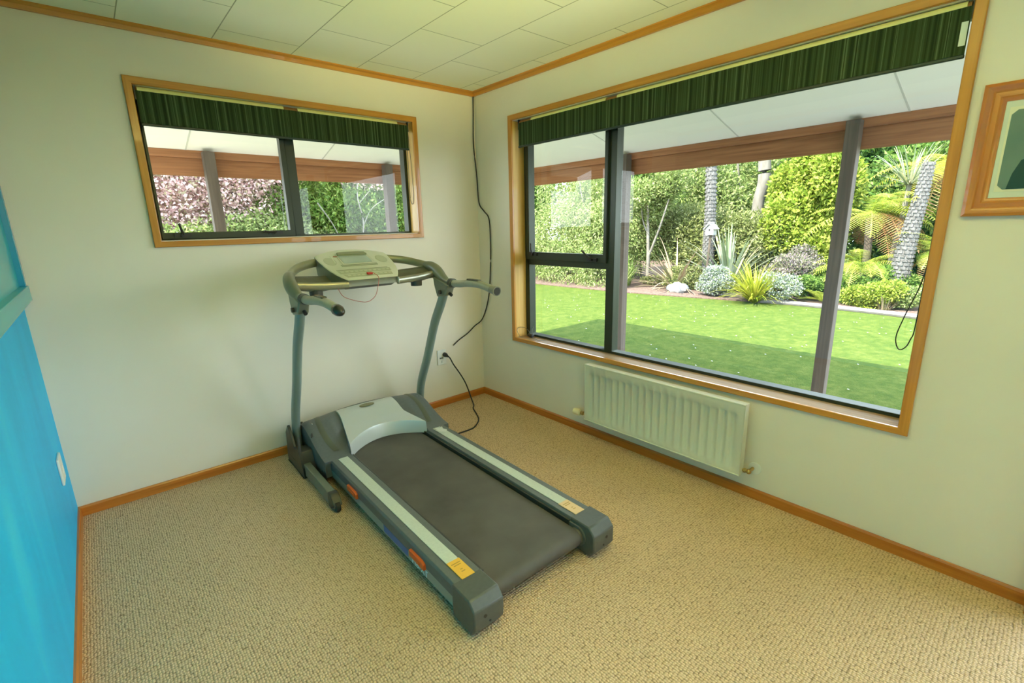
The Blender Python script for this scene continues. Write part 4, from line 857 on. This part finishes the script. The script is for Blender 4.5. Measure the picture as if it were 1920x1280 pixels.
scaly_trunk('scaly_tree_fern', 'leaning grey scaly trunk with a cut-off top near the right edge of the window', [(8.8, -1.19, gz), (8.8, -1.22, .4), (8.8, -1.27, 1.1), (8.8, -1.33, 1.7), (8.8, -1.37, 2.32)], .17, .075, 40)
fronds('tree_fern', 'tree fern with yellow-green fronds beside the right-hand post', (9.6, -.45, gz), (9.6, -.45, 1.45), 26, 1.0, 1.6, G['fern'], (.7, 1.3), .9, .24, ([(9.6, -.45, gz), (9.6, -.5, .6), (9.6, -.45, 1.45)], .07), G['dry'])
fronds('tree_fern', 'taller tree fern with yellow and rust fronds behind the leaning trunk', (10.2, -1.5, gz), (10.2, -1.5, 2.25), 28, 1.1, 1.9, G['yfern'], (.9, 1.4), .9, .22, ([(10.2, -1.5, gz), (10.2, -1.55, 1.0), (10.2, -1.5, 2.25)], .08), G['dry'])
fronds('tree_fern', 'small low tree fern with broad light fronds under the taller ones', (9.0, -.55, gz), (9.0, -.55, .45), 20, .7, 1.2, G['fern'], (.6, 1.2), .9, .17)
fronds('tree_fern', 'light green tree fern low to the right of the leaning trunk', (9.3, -1.75, gz), (9.3, -1.75, .7), 20, .7, 1.3, G['fern'], (.6, 1.2), .9, .2, None, G['dry'])
fronds('ground_fern', 'small fern left of the right-hand post at the kerb', (8.15, -.22, gz), (8.15, -.22, gz+.05), 10, .4, .65, G['fern'], (.4, 1.1), .7, .11)
blades('cabbage_tree', 'spiky pale cabbage tree head high behind the tree ferns', 'tree', (9.6, -1.0, 2.0), 110, .6, 1.0, .035, G['flax'], 2.2, 5, .5)
cb = [o for o in bpy.data.objects if o.name.startswith('cabbage_tree')][0]
pth = cr_path([(0, 0, 0), (-.0, .03, -.6), (0, .10, -1.4), (0, .12, -2.2)], 6); MB().tube(pth, .045, 9).build('trunk', bark, cb, smooth=True)
bush('broadleaf_shrub', 'dark green shrub filling the gap behind the tree ferns', 'shrub', clump(11.6, -1.3, 1.4, 1.0, 2.0, 1.9, 20, .42), 24000, .16, G['mid'], (11.6, -1.6, gz), shell=.6)
# rock and bird box
rk = MB().ell((0, 0, .10), .17, .24, .16, 14, 9, lambda d: d*(1+.14*math.sin(9*d.x+4*d.y*9)+.08*math.cos(23*d.z)))
o = rk.build('rock', noisy('white_rock', (.26, .25, .24), (.34, .33, .32), 9, .9, bump=.4), smooth=True); o.location = (7.75, 2.62, gz); tag(o, 'white boulder at the lawn edge below the dry flax', 'rock')
bb_ = empty('bird_box', (8.2, 2.15, gz), 0, 'white gabled bird box on a brown post in front of the tall scaly trunk', 'bird box')
MB().tube([(0, .05, 0), (0, .03, .7), (0, .0, 1.32)], .028, 8).build('post', bark_d, bb_, smooth=True)
m_ = MB(); m_.extrude([(-.09, 1.31), (.09, 1.31), (.09, 1.45), (0, 1.54), (-.09, 1.45)], 'x', -.08, .08); m_.v = [(p[0], p[1], p[2]) for p in m_.v]; bo = m_.build('box', mat('white_paint', (.32, .32, .31), .6), bb_)
m_ = MB(); m_.obox((0, .06, 1.505), (.11, 0, 0), (0, .075, -.072), (0, .006, .006)); m_.obox((0, -.06, 1.505), (.11, 0, 0), (0, .075, .072), (0, -.006, .006)); m_.build('roof', mat('white_roof', (.33, .32, .31), .6), bb_)
MB().cyl((-.079, 0, 1.42), (-.083, 0, 1.42), .022, 14).build('entrance_hole', blackp, bo)
# trees beyond the small window
bl = clump(-1.2, 6.9, 2.6, 1.9, .9, 1.5, 22, .40)+clump(1.8, 7.6, 3.1, 2.2, .8, .8, 10, .42)+[(-2.3, 6.3, 1.5, .7, .6, .6), (-.2, 6.4, 2.6, .8, .6, .5), (.9, 6.4, 2.7, 1.0, .6, .35), (2.2, 6.5, 2.6, .9, .6, .4)]
bush('blossom_tree', 'pink blossom tree filling the left pane of the small window', 'tree', bl, 36000, .085, G['pink'], (-.9, 6.6, gz), .6, shell=.7, branches=[(wand((-.9, 6.6, gz), (-.3, 6.5, 2.4), 5, .15), .035, .012), (wand((-1.6, 6.6, .6), (-2.2, 6.4, 2.6), 4, .1), .022, .01)])
bush('olive_shrub', 'olive-green shrub under the pink blossom in the small window', 'shrub', clump(-.8, 6.1, 1.0, 2.2, .5, .75, 26, .40), 24000, .085, G['pale'], (-1.0, 6.2, gz), .5, shell=.7)
bush('broadleaf_shrub', 'bright green long-leaved shrub in the right pane of the small window', 'shrub', clump(1.9, 6.6, 1.35, 2.0, .7, 1.15, 30, .40), 34000, .12, G['mid'], (1.9, 6.7, gz), .35, .3, shell=.7, branches=[([(1.6, 6.0, .8), (1.75, 6.0, 1.5), (1.68, 6.0, 2.0), (1.72, 6.0, 2.4)], .016, .010), ([(1.73, 6.0, 1.45), (1.95, 6.0, 1.8), (2.35, 6.0, 2.05)], .011, .006), ([(1.7, 6.0, 1.9), (1.95, 6.0, 2.15)], .009, .005), ([(.9, 6.0, 1.9), (1.15, 6.0, 1.5), (1.3, 6.0, 1.1)], .012, .007)])
for i, (xx, yy) in enumerate(((-3.2, 10.5), (.5, 10.5), (4.2, 10.8), (7.4, 12.2))):
    bush('evergreen_tree', ['far evergreen behind the pink blossom, left', 'far evergreen behind the middle of the small window', 'far evergreen behind the long-leaved shrub', 'far evergreen between the two windows'][i], 'tree', clump(xx, yy, 1.9, 2.2, 1.6, 2.8, 12, .5), 14000, .24, G['deep'] if i % 2 else G['pale'], (xx, yy, gz), group='evergreen trees at the back of the garden', shell=.5)
